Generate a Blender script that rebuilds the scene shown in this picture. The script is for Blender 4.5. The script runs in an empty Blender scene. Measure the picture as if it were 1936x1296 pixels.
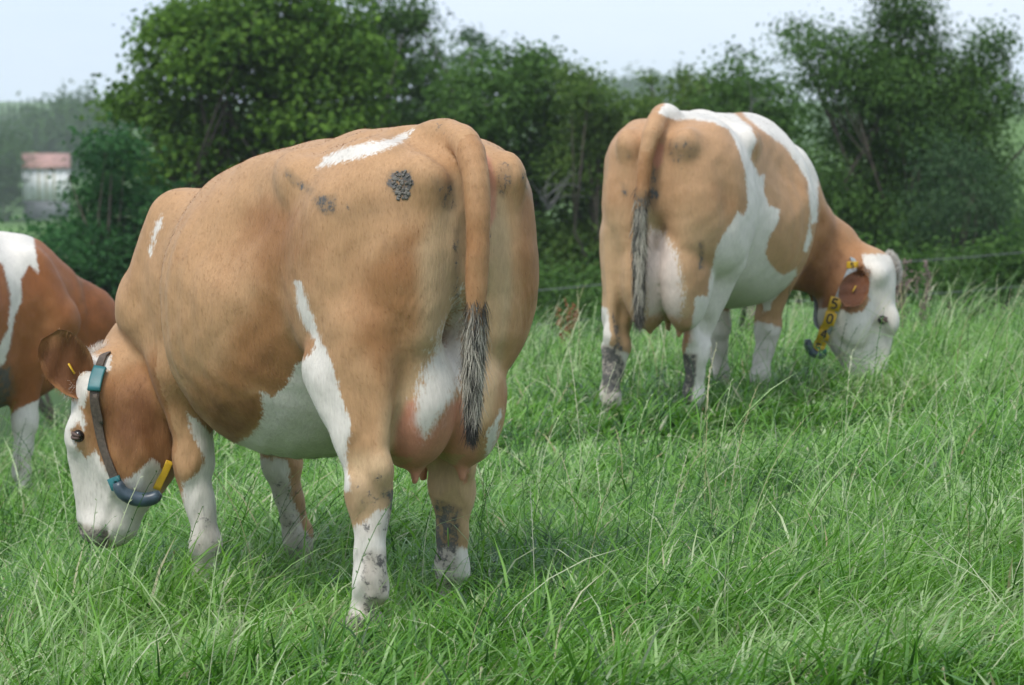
import bpy, bmesh, math, random
import numpy as np
from mathutils import Vector, Matrix
R_ = math.radians
sc = bpy.context.scene
# ---------------------------------------------------------------- camera
FPX = 6600.0                      # focal length in pixels of the 1936 px wide photograph
TILT = math.atan(451/FPX)
cam_d = bpy.data.cameras.new('camera'); cam = bpy.data.objects.new('camera', cam_d); sc.collection.objects.link(cam)
cam.location = (0, 0, 1.5); cam.rotation_euler = (math.pi/2-TILT, 0, 0)
cam_d.sensor_width = 36; cam_d.lens = FPX/1936*36
cam_d.clip_start = 0.1; cam_d.clip_end = 4000
cam_d.dof.use_dof = True; cam_d.dof.focus_distance = 10.1; cam_d.dof.aperture_fstop = 7.2
sc.camera = cam
def at(px, py, Y):
    """the point at depth Y that the photograph shows at pixel px, py"""
    a = math.pi/2-TILT
    x = (px-968)/FPX; y = (648-py)/FPX
    d = Vector((x, y*math.cos(a)+math.sin(a), y*math.sin(a)-math.cos(a)))
    return Vector((0, 0, 1.5))+d*(Y/d.y)
sc.cycles.volume_bounces = 1
sc.cycles.max_bounces = 8
# ---------------------------------------------------------------- sky and light (soft overcast day)
SUN_EL, SUN_AZ = R_(58), R_(215)
world = bpy.data.worlds.new('World'); sc.world = world; world.use_nodes = True
nt = world.node_tree; nt.nodes.clear()
wo = nt.nodes.new('ShaderNodeOutputWorld'); bg = nt.nodes.new('ShaderNodeBackground'); bg.inputs[1].default_value = 0.11
sky = nt.nodes.new('ShaderNodeTexSky'); sky.sky_type = 'NISHITA'; sky.sun_disc = False
sky.sun_elevation = SUN_EL; sky.sun_rotation = SUN_AZ; sky.altitude = 100; sky.dust_density = 3.0
tc = nt.nodes.new('ShaderNodeTexCoord'); mp = nt.nodes.new('ShaderNodeMapping'); mp.inputs['Scale'].default_value = (1.2, 1.2, 3.5)
ns = nt.nodes.new('ShaderNodeTexNoise'); ns.inputs['Scale'].default_value = 2.2; ns.inputs['Detail'].default_value = 5
rp = nt.nodes.new('ShaderNodeValToRGB'); rp.color_ramp.elements[0].position = 0.36; rp.color_ramp.elements[1].position = 0.62
rp.color_ramp.elements[0].color = (4.3, 5.2, 6.8, 1); rp.color_ramp.elements[1].color = (5.6, 6.2, 7.0, 1)
mx = nt.nodes.new('ShaderNodeMixRGB'); mx.inputs[0].default_value = 0.86
nt.links.new(tc.outputs['Generated'], mp.inputs[0]); nt.links.new(mp.outputs[0], ns.inputs['Vector']); nt.links.new(ns.outputs['Fac'], rp.inputs[0])
nt.links.new(sky.outputs[0], mx.inputs[1]); nt.links.new(rp.outputs[0], mx.inputs[2]); nt.links.new(mx.outputs[0], bg.inputs[0]); nt.links.new(bg.outputs[0], wo.inputs[0])
sl = bpy.data.lights.new('sun', 'SUN'); sl.energy = 1.5; sl.angle = R_(20); sl.color = (1.0, 0.96, 0.9)
so = bpy.data.objects.new('sun', sl); sc.collection.objects.link(so)
sdir = Vector((math.sin(SUN_AZ)*math.cos(SUN_EL), math.cos(SUN_AZ)*math.cos(SUN_EL), math.sin(SUN_EL)))
so.rotation_euler = sdir.to_track_quat('Z', 'Y').to_euler()
sc.view_settings.view_transform = 'Standard'; sc.view_settings.look = 'None'; sc.view_settings.gamma = 1; sc.view_settings.exposure = 0.75
sc.view_settings.use_curve_mapping = False

# ---------------------------------------------------------------- helpers
rng = np.random.default_rng(7)
def link(o, parent=None):
    sc.collection.objects.link(o)
    if parent is not None: o.parent = parent
    return o
def tag(o, label=None, cat=None, group=None, kind=None):
    for k, v in (('label', label), ('category', cat), ('group', group), ('kind', kind)):
        if v: o[k] = v
    return o
def empty(name, loc, rz=0.0):
    o = bpy.data.objects.new(name, None); o.location = loc; o.rotation_euler = (0, 0, rz); o.empty_display_size = 0.2
    return link(o)
def mesh_obj(name, v, f, mat, parent=None, smooth=True, attrs=None):
    v = np.asarray(v, np.float32); me = bpy.data.meshes.new(name)
    me.vertices.add(len(v)); me.vertices.foreach_set('co', v.ravel())
    if isinstance(f, np.ndarray):
        n, k = f.shape; me.loops.add(n*k); me.polygons.add(n)
        me.loops.foreach_set('vertex_index', f.ravel().astype(np.int32))
        me.polygons.foreach_set('loop_start', np.arange(0, n*k, k, dtype=np.int32))
    else:
        me.loops.add(sum(len(q) for q in f)); me.polygons.add(len(f))
        me.loops.foreach_set('vertex_index', [i for q in f for i in q])
        me.polygons.foreach_set('loop_start', np.cumsum([0]+[len(q) for q in f[:-1]]).astype(np.int32))
    me.update(calc_edges=True); me.validate()
    if smooth: me.polygons.foreach_set('use_smooth', np.ones(len(me.polygons), bool))
    for k, a in (attrs or {}).items():
        a = np.asarray(a, np.float32)
        at_ = me.attributes.new(k, 'FLOAT', 'POINT'); at_.data.foreach_set('value', a)
    if mat: me.materials.append(mat)
    return link(bpy.data.objects.new(name, me), parent)
def new_mat(name):
    m = bpy.data.materials.new(name); m.use_nodes = True; t = m.node_tree
    return m, t, t.nodes['Principled BSDF']
def N(t, kind, **kw):
    n = t.nodes.new('ShaderNode'+kind)
    for k, v in kw.items():
        if k.startswith('i_'): n.inputs[k[2:].replace('_', ' ')].default_value = v
        else: setattr(n, k, v)
    return n
def plain(name, col, rough=0.6, noise=0.15, scale=30.0, bump=0.2, metal=0.0):
    m, t, b = new_mat(name); b.inputs['Roughness'].default_value = rough; b.inputs['Metallic'].default_value = metal
    tcn = N(t, 'TexCoord'); nz = N(t, 'TexNoise'); nz.inputs['Scale'].default_value = scale; nz.inputs['Detail'].default_value = 4
    r = N(t, 'ValToRGB'); c = np.array(col)
    r.color_ramp.elements[0].color = (*np.clip(c*(1-noise*1.5), 0, 1), 1); r.color_ramp.elements[1].color = (*np.clip(c*(1+noise), 0, 1), 1)
    r.color_ramp.elements[0].position = 0.3; r.color_ramp.elements[1].position = 0.7
    bp = N(t, 'Bump'); bp.inputs['Strength'].default_value = bump; bp.inputs['Distance'].default_value = 0.002
    t.links.new(tcn.outputs['Object'], nz.inputs['Vector']); t.links.new(nz.outputs['Fac'], r.inputs[0]); t.links.new(r.outputs[0], b.inputs['Base Color'])
    t.links.new(nz.outputs['Fac'], bp.inputs['Height']); t.links.new(bp.outputs[0], b.inputs['Normal'])
    return m
def tube(pts, rs, ns=8, cap=True, squash=1.0):
    """swept tube: verts, faces(list)"""
    pts = np.array(pts, float); V = []; F = []
    T = np.gradient(pts, axis=0); T /= np.linalg.norm(T, axis=1)[:, None]+1e-9
    ref = np.array([0.0, 0.0, 1.0]) if abs(T[0][2]) < 0.9 else np.array([1.0, 0.0, 0.0])
    u = unit(np.cross(T[0], ref))
    for i, p in enumerate(pts):
        u = unit(u-T[i]*np.dot(u, T[i])); w = np.cross(T[i], u)
        for j in range(ns):
            a = 2*math.pi*j/ns; V.append(p+rs[i]*(math.cos(a)*u+squash*math.sin(a)*w))
        if i:
            b0 = (i-1)*ns; b1 = i*ns
            for j in range(ns): F.append((b0+j, b0+(j+1) % ns, b1+(j+1) % ns, b1+j))
    if cap: F.append(tuple(range(ns))[::-1]); F.append(tuple(range((len(pts)-1)*ns, len(pts)*ns)))
    return np.array(V), F
def join(parts):
    V = []; F = []; o = 0
    for v, f in parts:
        V.append(np.asarray(v)); F += [tuple(int(i)+o for i in q) for q in f]; o += len(v)
    return np.concatenate(V), F
def unit(v):
    v = np.array(v, float); return v/(np.linalg.norm(v)+1e-12)
def smoothstep(a, b, x):
    t = np.clip((x-a)/(b-a), 0, 1); return t*t*(3-2*t)

# ---------------------------------------------------------------- terrain
def ground_z(X, Y):
    X = np.asarray(X, float); Y = np.asarray(Y, float)
    xl = np.clip(X, -4, 0); xr = np.clip(X, 0, 8)
    z = 0.055*xl-0.055*xl**2+0.055*xr+np.minimum(X+4, 0)*0.12+0.02*np.maximum(X-8, 0)*(X < 40)
    near = z+0.012*np.sin(X*3.1+Y*1.3)+0.015*np.sin(Y*2.1-X*1.2)
    yy = [-60, 19, 21, 23, 26, 34, 45, 80, 150, 350, 600, 1000, 1400, 3000]
    zz = [0, 0, -0.08, -0.24, -0.7, -2.0, -3.2, -5.0, -6.5, -9.3, -6.0, 1.0, 1.8, 2.5]
    far = np.interp(Y, yy, zz)
    side = smoothstep(12, 40, X)*smoothstep(60, 140, Y)*smoothstep(500, 260, Y)*9.0
    k = smoothstep(26, 60, Y)
    und = 0.8*np.sin(X*0.011+1.7)*np.sin(Y*0.009)*smoothstep(200, 800, Y)
    return near*(1-k)+far+side+und
def terrain():
    ys = np.unique(np.concatenate([np.linspace(-60, 4, 14), np.linspace(4, 30, 105), np.linspace(30, 80, 40), np.linspace(80, 400, 50), np.linspace(400, 3000, 60)]))
    xs = np.unique(np.concatenate([-np.geomspace(8, 2500, 40), np.linspace(-8, 8, 81), np.geomspace(8, 2500, 40)]))
    Xg, Yg = np.meshgrid(xs, ys); Z = ground_z(Xg, Yg)
    V = np.stack([Xg, Yg, Z], -1).reshape(-1, 3); nx = len(xs)
    i, j = np.meshgrid(np.arange(len(ys)-1), np.arange(nx-1), indexing='ij'); a = (i*nx+j).ravel()
    F = np.stack([a, a+1, a+nx+1, a+nx], 1)
    m, t, b = new_mat('field_soil_and_turf'); b.inputs['Roughness'].default_value = 0.95; b.inputs['Specular IOR Level'].default_value = 0.1
    tcn = N(t, 'TexCoord'); n1 = N(t, 'TexNoise'); n1.inputs['Scale'].default_value = 4; n1.inputs['Detail'].default_value = 8
    n2 = N(t, 'TexNoise'); n2.inputs['Scale'].default_value = 0.02; n2.inputs['Detail'].default_value = 4
    r1 = N(t, 'ValToRGB'); r1.color_ramp.elements[0].color = (0.018, 0.032, 0.010, 1); r1.color_ramp.elements[1].color = (0.055, 0.11, 0.028, 1)
    r2 = N(t, 'ValToRGB'); r2.color_ramp.elements[0].color = (0.07, 0.13, 0.035, 1); r2.color_ramp.elements[1].color = (0.12, 0.22, 0.05, 1)
    r2.color_ramp.elements[0].position = 0.4; r2.color_ramp.elements[1].position = 0.6
    mxn = N(t, 'MixRGB'); sep = N(t, 'SeparateXYZ'); mr = N(t, 'MapRange'); mr.inputs['From Min'].default_value = 60; mr.inputs['From Max'].default_value = 120
    t.links.new(tcn.outputs['Object'], n1.inputs['Vector']); t.links.new(tcn.outputs['Object'], n2.inputs['Vector']); t.links.new(tcn.outputs['Object'], sep.inputs[0])
    t.links.new(sep.outputs['Y'], mr.inputs['Value']); t.links.new(n1.outputs['Fac'], r1.inputs[0]); t.links.new(n2.outputs['Fac'], r2.inputs[0])
    t.links.new(mr.outputs[0], mxn.inputs[0]); t.links.new(r1.outputs[0], mxn.inputs[1]); t.links.new(r2.outputs[0], mxn.inputs[2]); t.links.new(mxn.outputs[0], b.inputs['Base Color'])
    tag(mesh_obj('ground', V, F, m), kind='structure')
terrain()

# ---------------------------------------------------------------- foliage
def leaf_mat(name, dark, light, trans=0.35, rough=0.55):
    m, t, b = new_mat(name)
    a = N(t, 'Attribute', attribute_name='tone'); r = N(t, 'ValToRGB')
    r.color_ramp.elements[0].color = (*dark, 1); r.color_ramp.elements[1].color = (*light, 1)
    b.inputs['Roughness'].default_value = 0.75; b.inputs['Specular IOR Level'].default_value = 0.10
    tr = N(t, 'BsdfTranslucent'); ms = N(t, 'MixShader'); ms.inputs[0].default_value = trans
    out = t.nodes['Material Output']
    hs = N(t, 'HueSaturation'); hs.inputs['Value'].default_value = 1.3; hs.inputs['Saturation'].default_value = 1.1
    t.links.new(a.outputs['Fac'], r.inputs[0]); t.links.new(r.outputs[0], b.inputs['Base Color']); t.links.new(r.outputs[0], hs.inputs['Color']); t.links.new(hs.outputs[0], tr.inputs['Color'])
    t.links.new(b.outputs[0], ms.inputs[1]); t.links.new(tr.outputs[0], ms.inputs[2]); t.links.new(ms.outputs[0], out.inputs[0])
    return m
L_MAPLE = leaf_mat('maple_leaves', (0.026, 0.072, 0.012), (0.15, 0.27, 0.04))
L_DARK = leaf_mat('dark_leaves', (0.022, 0.060, 0.015), (0.105, 0.20, 0.045))
L_BLUE = leaf_mat('ivy_leaves', (0.017, 0.060, 0.020), (0.06, 0.165, 0.048))
L_LIGHT = leaf_mat('light_leaves', (0.05, 0.10, 0.022), (0.14, 0.22, 0.05))
L_WILLOW = leaf_mat('willow_leaves', (0.035, 0.075, 0.032), (0.10, 0.17, 0.075))
L_FAR = leaf_mat('far_leaves', (0.03, 0.07, 0.022), (0.075, 0.145, 0.045))
BARK = plain('bark', (0.09, 0.075, 0.055), 0.9, 0.3, 12, 0.6)

def leaves(lobes, n, size, aspect=0.6, droop=0.0, cluster=14, spread=0.16, seed=1, fill=0.5, tone_k=0.5):
    """leaf faces in small sprays through a set of ellipsoid lobes (centre, radii)"""
    g = np.random.default_rng(seed)
    C = np.array([l[0] for l in lobes]); Rr = np.array([l[1] for l in lobes])
    vol = (Rr[:, 0]*Rr[:, 2]+Rr[:, 1]*Rr[:, 2]); nc = max(1, n//cluster)
    w = g.choice(len(lobes), nc, p=vol/vol.sum())
    d = g.normal(size=(nc, 3)); d /= np.linalg.norm(d, axis=1)[:, None]
    low = d[:, 2] < -0.3; d[low, 2] *= 0.5
    rad = np.where(g.random(nc) < fill, g.uniform(0.80, 1.0, nc), g.uniform(0.3, 0.9, nc))
    bump = 1+0.16*np.sin(d[:, 0]*5+w*2.1)*np.sin(d[:, 2]*6+w)
    cp = C[w]+d*Rr[w]*(rad*bump)[:, None]
    ctone = g.normal(0, 0.22, nc)+0.07*np.sin(w*7.7)
    cs = spread*g.uniform(0.5, 1.4, nc)
    idx = np.repeat(np.arange(nc), cluster); m = len(idx)
    off = np.clip(g.normal(size=(m, 3)), -1.5, 1.5)*cs[idx][:, None]*np.array([1, 1, 0.55])
    out = d[idx]
    off += out*cs[idx][:, None]*g.uniform(-0.3, 0.9, m)[:, None]
    P = cp[idx]+off; P[:, 2] -= droop*g.random(m)**2*cs[idx]*3
    nrm = out*0.45+g.normal(size=(m, 3))*0.65+np.array([0, 0, 0.75]); nrm /= np.linalg.norm(nrm, axis=1)[:, None]
    ax = out+g.normal(size=(m, 3))*0.8+np.array([0, 0, -0.35-droop]); ax -= nrm*(ax*nrm).sum(1)[:, None]; ax /= np.linalg.norm(ax, axis=1)[:, None]+1e-9
    sd = np.cross(nrm, ax); s = (size*g.uniform(0.6, 1.35, m))[:, None]
    V = np.stack([P-ax*s*0.5, P-ax*s*0.03+sd*s*aspect*0.5, P+ax*s*0.5-nrm*s*0.12, P-ax*s*0.03-sd*s*aspect*0.5], 1).reshape(-1, 3)
    F = np.arange(4*m).reshape(m, 4)
    tone = np.clip(tone_k+ctone[idx]+g.normal(0, 0.10, m), 0, 1)
    return V, F, np.repeat(tone, 4)

def tree(name, lobes_px, Y, n, size, mat, label, cat='tree', base_px=None, depth=0.8, seed=1, group=None, limb=0.05, **kw):
    """a tree (> trunk, crown): crown lobes are given as picture boxes at depth Y (cx, cy, rx, ry)"""
    g = np.random.default_rng(seed+100)
    s = FPX/Y; lobes = []
    for k, l in enumerate(lobes_px):
        dy = l[4] if len(l) > 4 else g.uniform(-0.7, 0.7)*depth
        c = np.array(at(l[0], l[1], Y+dy)); rx = l[2]/s; rz = l[3]/s
        lobes.append((c, np.array([rx, (rx+rz)*0.5*depth+0.1, rz])))
    cx = base_px if base_px is not None else sum(l[0] for l in lobes_px)/len(lobes_px)
    b = np.array(at(cx, 300, Y)); b[2] = float(ground_z(b[0], b[1]))-0.1
    root = empty(name, b.tolist()); tag(root, label, cat, group)
    top = max(l[0][2] for l in lobes); low = min(l[0][2] for l in lobes)
    fork = np.array([b[0]+0.1, b[1], max(b[2]+0.5, min(low, b[2]+(top-b[2])*0.4))])
    r0 = limb*1.6*max(1.0, (top-b[2])/4)
    parts = [tube([b-b, (fork-b)*0.5+g.normal(size=3)*0.05, fork-b], [r0, r0*0.8, r0*0.65])]
    for c, r in lobes:
        e = c-b; mid = (fork-b)*0.5+e*0.5+g.normal(size=3)*0.12*np.linalg.norm(e-(fork-b))
        parts.append(tube([fork-b, mid, e], [r0*0.5, r0*0.28, r0*0.08], 6))
        for _ in range(3):
            q = e+g.normal(size=3)*r*0.6; parts.append(tube([mid, (mid+q)/2+g.normal(size=3)*0.05, q], [r0*0.2, r0*0.12, r0*0.03], 5))
    v, f = join(parts); mesh_obj('trunk', v, f, BARK, root)
    V, F, tn = leaves([(c-b, r) for c, r in lobes], n, size, seed=seed, **kw)
    mesh_obj('crown', V, F, mat, root, smooth=False, attrs={'tone': tn})
    return root

tree('spreading_maple', [(480, 70, 130, 80), (370, 120, 110, 80), (560, 130, 140, 95), (300, 200, 90, 55), (440, 240, 150, 90), (610, 220, 110, 100), (245, 205, 50, 32),
     (400, 30, 90, 55), (540, 20, 110, 60), (640, 90, 70, 60), (330, 60, 55, 40), (450, 360, 180, 110), (620, 380, 150, 120), (330, 300, 110, 70), (680, 130, 50, 60)],
     45, 48000, 0.085, L_MAPLE, 'large maple with a rounded mid green crown behind the nearest cow', base_px=470, seed=11, aspect=0.85, depth=0.9, spread=0.17, cluster=18)
tree('dark_elder_bush', [(212, 290, 62, 45), (205, 365, 66, 60), (235, 430, 110, 75), (165, 500, 90, 75), (260, 540, 120, 90), (125, 440, 40, 28), (130, 570, 90, 70), (330, 450, 90, 90), (300, 600, 120, 80)],
     41, 22000, 0.085, L_BLUE, 'dark glossy leaved bush left of the maple and in front of the white shed', 'bush', base_px=220, seed=12, spread=0.13, aspect=0.55)
tree('dark_conifer_tree', [(740, 40, 55, 60), (770, 120, 80, 80), (690, 90, 70, 80), (815, 170, 55, 60), (720, 210, 100, 90), (800, 260, 80, 90), (700, -20, 40, 50), (780, 20, 30, 40)],
     53, 15000, 0.10, L_DARK, 'tall dark blue green tree rising between the maple and the rounded hedge tree', base_px=740, seed=13, aspect=0.4)
tree('hedge_tree', [(960, 150, 100, 55), (900, 220, 95, 85), (1030, 190, 80, 70), (960, 310, 140, 100), (1060, 320, 85, 95), (980, 430, 150, 100), (1060, 490, 100, 80), (890, 400, 80, 120), (1010, 120, 50, 25)],
     46, 32000, 0.085, L_DARK, 'broad rounded hedge tree behind the hips of the nearest cow', base_px=970, seed=14, tone_k=0.6)
tree('hawthorn_shrub', [(1130, 230, 65, 55), (1185, 270, 65, 65), (1130, 330, 90, 80), (1185, 420, 85, 100), (1110, 190, 35, 30), (1225, 225, 35, 35), (1090, 160, 30, 25), (1150, 500, 100, 80)],
     45.2, 20000, 0.08, L_LIGHT, 'lighter yellow green shrub between the two standing cows', 'shrub', base_px=1150, seed=15, tone_k=0.42, limb=0.03)
tree('pale_sapling', [(885, 70, 22, 32), (905, 105, 25, 25), (870, 110, 20, 20)], 75, 500, 0.12, L_WILLOW, 'thin pale treetop showing above the hedge tree', base_px=885, seed=16, fill=0.2)
tree('tall_sapling', [(1228, 150, 14, 14), (1232, 190, 18, 25), (1240, 250, 30, 40)], 48, 700, 0.08, L_LIGHT, 'thin sapling shoot standing left above the white backed cow', base_px=1232, seed=17, fill=0.2, spread=0.1, cluster=8)
tree('leafy_sapling', [(1290, 150, 22, 22), (1300, 195, 30, 35), (1330, 165, 22, 24), (1350, 200, 30, 30), (1300, 250, 60, 50)], 48, 2200, 0.085, L_LIGHT, 'loose yellow green sapling shoots above the back of the white backed cow', base_px=1310, seed=18, fill=0.2, spread=0.12, cluster=9)
tree('blackthorn_thicket', [(1400, 120, 22, 20), (1420, 160, 50, 40), (1380, 190, 60, 45), (1450, 230, 85, 75), (1360, 260, 85, 65), (1440, 340, 110, 110), (1330, 340, 90, 80), (1400, 450, 130, 100), (1510, 420, 110, 120)],
     47, 24000, 0.08, L_DARK, 'bushy mid green thicket just behind the back of the white backed cow', 'shrub', base_px=1400, seed=19, tone_k=0.68)
tree('dark_ash_tree', [(1500, 50, 28, 22), (1545, 80, 50, 30), (1600, 130, 90, 75), (1700, 90, 75, 80), (1715, 20, 60, 45), (1770, 160, 90, 70), (1840, 130, 50, 60), (1880, 75, 35, 30),
      (1650, 240, 120, 95), (1790, 290, 100, 90), (1890, 180, 40, 35), (1600, 360, 110, 100), (1740, 410, 140, 100), (1880, 430, 80, 90), (1640, 480, 140, 80), (1860, 330, 60, 50), (1690, -30, 40, 40), (1740, 240, 60, 70), (1690, 170, 70, 60), (1720, 330, 80, 70), (1830, 220, 60, 60)],
     42, 76000, 0.07, L_DARK, 'big dark ash tree with drooping sprays filling the right background', base_px=1700, limb=0.026, seed=20, aspect=0.4, droop=0.5, spread=0.15, tone_k=0.55)
tree('willow_bush', [(1800, 300, 60, 50), (1840, 370, 70, 60), (1770, 400, 60, 60), (1880, 440, 60, 60), (1905, 500, 60, 50)], 39.5, 6000, 0.085, L_WILLOW,
     'paler grey green willow bush in front of the dark ash tree', 'bush', base_px=1830, seed=21, aspect=0.28, droop=0.6, tone_k=0.35)
tree('low_bramble', [(1030, 560, 90, 45), (1140, 575, 90, 40), (950, 580, 90, 45), (1230, 560, 80, 60)], 34, 9000, 0.06, L_DARK, 'low dark brambles under the hedge between the two standing cows', 'shrub', base_px=1080, seed=22)
tree('low_thorn_bush', [(1600, 520, 110, 50), (1740, 530, 100, 45), (1860, 520, 100, 45), (1480, 530, 90, 60), (1960, 500, 90, 55)], 34.5, 12000, 0.06, L_DARK, 'low dark thorn growth behind the wires at the right edge', 'shrub', base_px=1730, seed=23)
tree('ivy_undergrowth', [(60, 480, 80, 40), (20, 560, 90, 60), (120, 640, 110, 60), (260, 640, 110, 60), (-60, 500, 70, 60)], 38, 10000, 0.07, L_BLUE, 'low green undergrowth below the dark bush at the left edge', 'shrub', base_px=90, seed=24)
# distant trees across the valley
tree('far_round_tree', [(140, 205, 40, 30), (110, 250, 60, 45), (175, 240, 45, 45), (70, 260, 40, 45), (130, 300, 70, 50), (200, 280, 50, 60)], 400, 7000, 0.75, L_FAR, 'hazy rounded tree across the valley above the white shed', base_px=130, seed=31, spread=1.3, depth=3)
tree('far_hedgerow_tree', [(0, 290, 34, 45), (5, 360, 34, 50), (-30, 330, 50, 60), (10, 430, 50, 26)], 300, 5000, 0.5, L_FAR, 'hazy tree at the left edge beside the white shed', base_px=10, seed=32, spread=0.8, depth=3)
tree('far_wooded_hill', [(1180+i*26, 178-8*math.sin(i*0.9), 26, 15) for i in range(-3, 8)], 800, 5000, 1.6, L_FAR, 'hazy blue green wood on the far hill between the two cows', 'wood', base_px=1230, seed=33, spread=2.5, depth=6)
tree('far_right_hedge', [(1900+i*20, 232, 22, 18) for i in range(0, 5)], 300, 1500, 0.5, L_FAR, 'hazy dark hedge above the green hillside at the right edge', 'hedge', base_px=1930, seed=34, spread=0.8, depth=2)
def spruce(px, top, Y, seed):
    g = np.random.default_rng(seed); p = np.array(at(px, top, Y)); h = 12+g.uniform(-1, 1); b = np.array([p[0], p[1], p[2]-h])
    root = empty('spruce_tree', b.tolist())
    v, f = tube([(0, 0, 0), (0, 0, h*0.95)], [0.25, 0.03], 6); mesh_obj('trunk', v, f, BARK, root)
    m = 700; t = g.random(m)**0.7; a = g.random(m)*2*math.pi; r = (1-t)*2.4*(0.6+0.4*g.random(m)*(0.7+0.3*np.sin(t*60)))+0.05
    P = np.stack([r*np.cos(a), r*np.sin(a), h*(0.12+0.88*t)], 1); o = np.stack([np.cos(a), np.sin(a), -0.5+0*a], 1); s = (0.9*(1-t)+0.25)[:, None]
    sd = np.stack([-np.sin(a), np.cos(a), 0*a], 1)
    V = np.stack([P-o*s*0.5, P+sd*s*0.35, P+o*s*0.5, P-sd*s*0.35], 1).reshape(-1, 3)
    mesh_obj('crown', V, np.arange(4*m).reshape(m, 4), L_FAR, root, False, {'tone': np.repeat(np.clip(g.normal(0.35, 0.2, m), 0, 1), 4)})
    return root
words = ['leftmost of the hazy spruces on the left skyline', 'short spruce second from the left on the skyline', 'pointed spruce third from the left on the skyline', 'spruce in the middle of the left skyline row',
         'taller spruce right of the middle of the skyline row', 'spruce second from the right in the skyline row', 'rightmost hazy spruce beside the rounded far tree']
for i, (px, tp) in enumerate([(4, 194), (16, 190), (27, 193), (40, 188), (53, 184), (66, 189), (80, 183)]):
    tag(spruce(px, tp, 600, 50+i), words[i], 'tree', 'spruces on the left skyline')

# ---------------------------------------------------------------- white shed across the valley
def boxm(x0, x1, y0, y1, z0, z1):
    v = [(x, y, z) for x in (x0, x1) for y in (y0, y1) for z in (z0, z1)]
    return np.array(v, float), [(0, 1, 3, 2), (4, 6, 7, 5), (0, 4, 5, 1), (2, 3, 7, 6), (0, 2, 6, 4), (1, 5, 7, 3)]
SHED_Y = 300; c = at(88, 402, SHED_Y); sp = FPX/SHED_Y
shed = empty('white_shed', (c.x, c.y, c.z)); shed.rotation_euler[2] = R_(8)
tag(shed, 'small white panelled shed with a faded red roof across the valley', 'shed')
M_W = plain('painted_board', (0.80, 0.80, 0.79), 0.6, 0.06, 3); M_R = plain('faded_red_tiles', (0.42, 0.23, 0.19), 0.7, 0.2, 2); M_G = plain('grey_blockwork', (0.22, 0.22, 0.23), 0.9, 0.2, 2); M_Y = plain('stained_batten', (0.50, 0.46, 0.30), 0.7, 0.1, 3)
w2 = 43/sp
v, f = boxm(-w2, w2, 0, 3.2, -0.6, 1.0); mesh_obj('base_wall', v, f, M_G, shed, False)
npan = 6
for i in range(npan):
    x0 = -w2+2*w2*i/npan; v, f = boxm(x0+0.02, x0+2*w2/npan-0.02, -0.03, 0.03, 1.003, 3.75)
    mesh_obj('panel', v, f, M_W, shed, False)
for i in range(npan+1):
    x0 = -w2+2*w2*i/npan; v, f = boxm(x0-0.05, x0+0.05, -0.07, 0.03, 1.003, 3.8); mesh_obj('batten', v, f, M_Y if i in (2, 3, 4) else M_W, shed, False)
v, f = boxm(-w2, w2, 0.04, 3.15, 1.003, 3.74); mesh_obj('wall', v, f, M_W, shed, False)
rv = np.array([(-w2-0.1, -0.25, 3.75), (w2+0.1, -0.25, 3.75), (w2+0.1, 1.6, 4.9), (-w2-0.1, 1.6, 4.9), (w2+0.1, 3.45, 3.75), (-w2-0.1, 3.45, 3.75),
               (-w2-0.1, -0.25, 3.90), (w2+0.1, -0.25, 3.90), (w2+0.1, 1.6, 5.05), (-w2-0.1, 1.6, 5.05), (w2+0.1, 3.45, 3.90), (-w2-0.1, 3.45, 3.90)])
mesh_obj('roof', rv, [(0, 1, 7, 6), (6, 7, 8, 9), (9, 8, 10, 11), (4, 5, 11, 10), (1, 2, 8, 7), (2, 4, 10, 8), (0, 6, 9, 3), (3, 9, 11, 5), (0, 3, 2, 1), (3, 5, 4, 2)], M_R, shed, False)

# ---------------------------------------------------------------- wire fence
M_WIRE = plain('galvanised_wire', (0.16, 0.17, 0.18), 0.5, 0.1, 20, 0.1, 0.6); M_POST = plain('weathered_post', (0.20, 0.17, 0.13), 0.9, 0.3, 14, 0.6)
FY = 31.0
fence = empty('wire_fence', tuple(at(1400, 560, FY))); tag(fence, 'thin two strand wire fence running behind the grass below the trees', 'fence')
fo = np.array(fence.location)
def wire(pts):
    P = [np.array(at(px, py, FY))-fo for px, py in pts]; Q = []
    for a_, b_ in zip(P, P[1:]):
        for k in range(10):
            u = k/10; q = a_+(b_-a_)*u; q[2] -= 0.04*4*u*(1-u); Q.append(q)
    Q.append(P[-1]); v, f = tube(Q, [0.004]*len(Q), 5); mesh_obj('wire', v, f, M_WIRE, fence)
posts = [(-250, 600), (430, 590), (1420, 508), (2150, 455)]
wire(posts); wire([(x, y+64) for x, y in posts])
for px, py in posts:
    p = np.array(at(px, py, FY))-fo; gz = float(ground_z(*(p+fo)[:2]))-fo[2]-0.2
    v, f = tube([(p[0], p[1], gz), (p[0]+0.01, p[1], (gz+p[2])/2), (p[0], p[1], p[2]+0.08)], [0.045, 0.043, 0.038], 10); mesh_obj('post', v, f, M_POST, fence)

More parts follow.
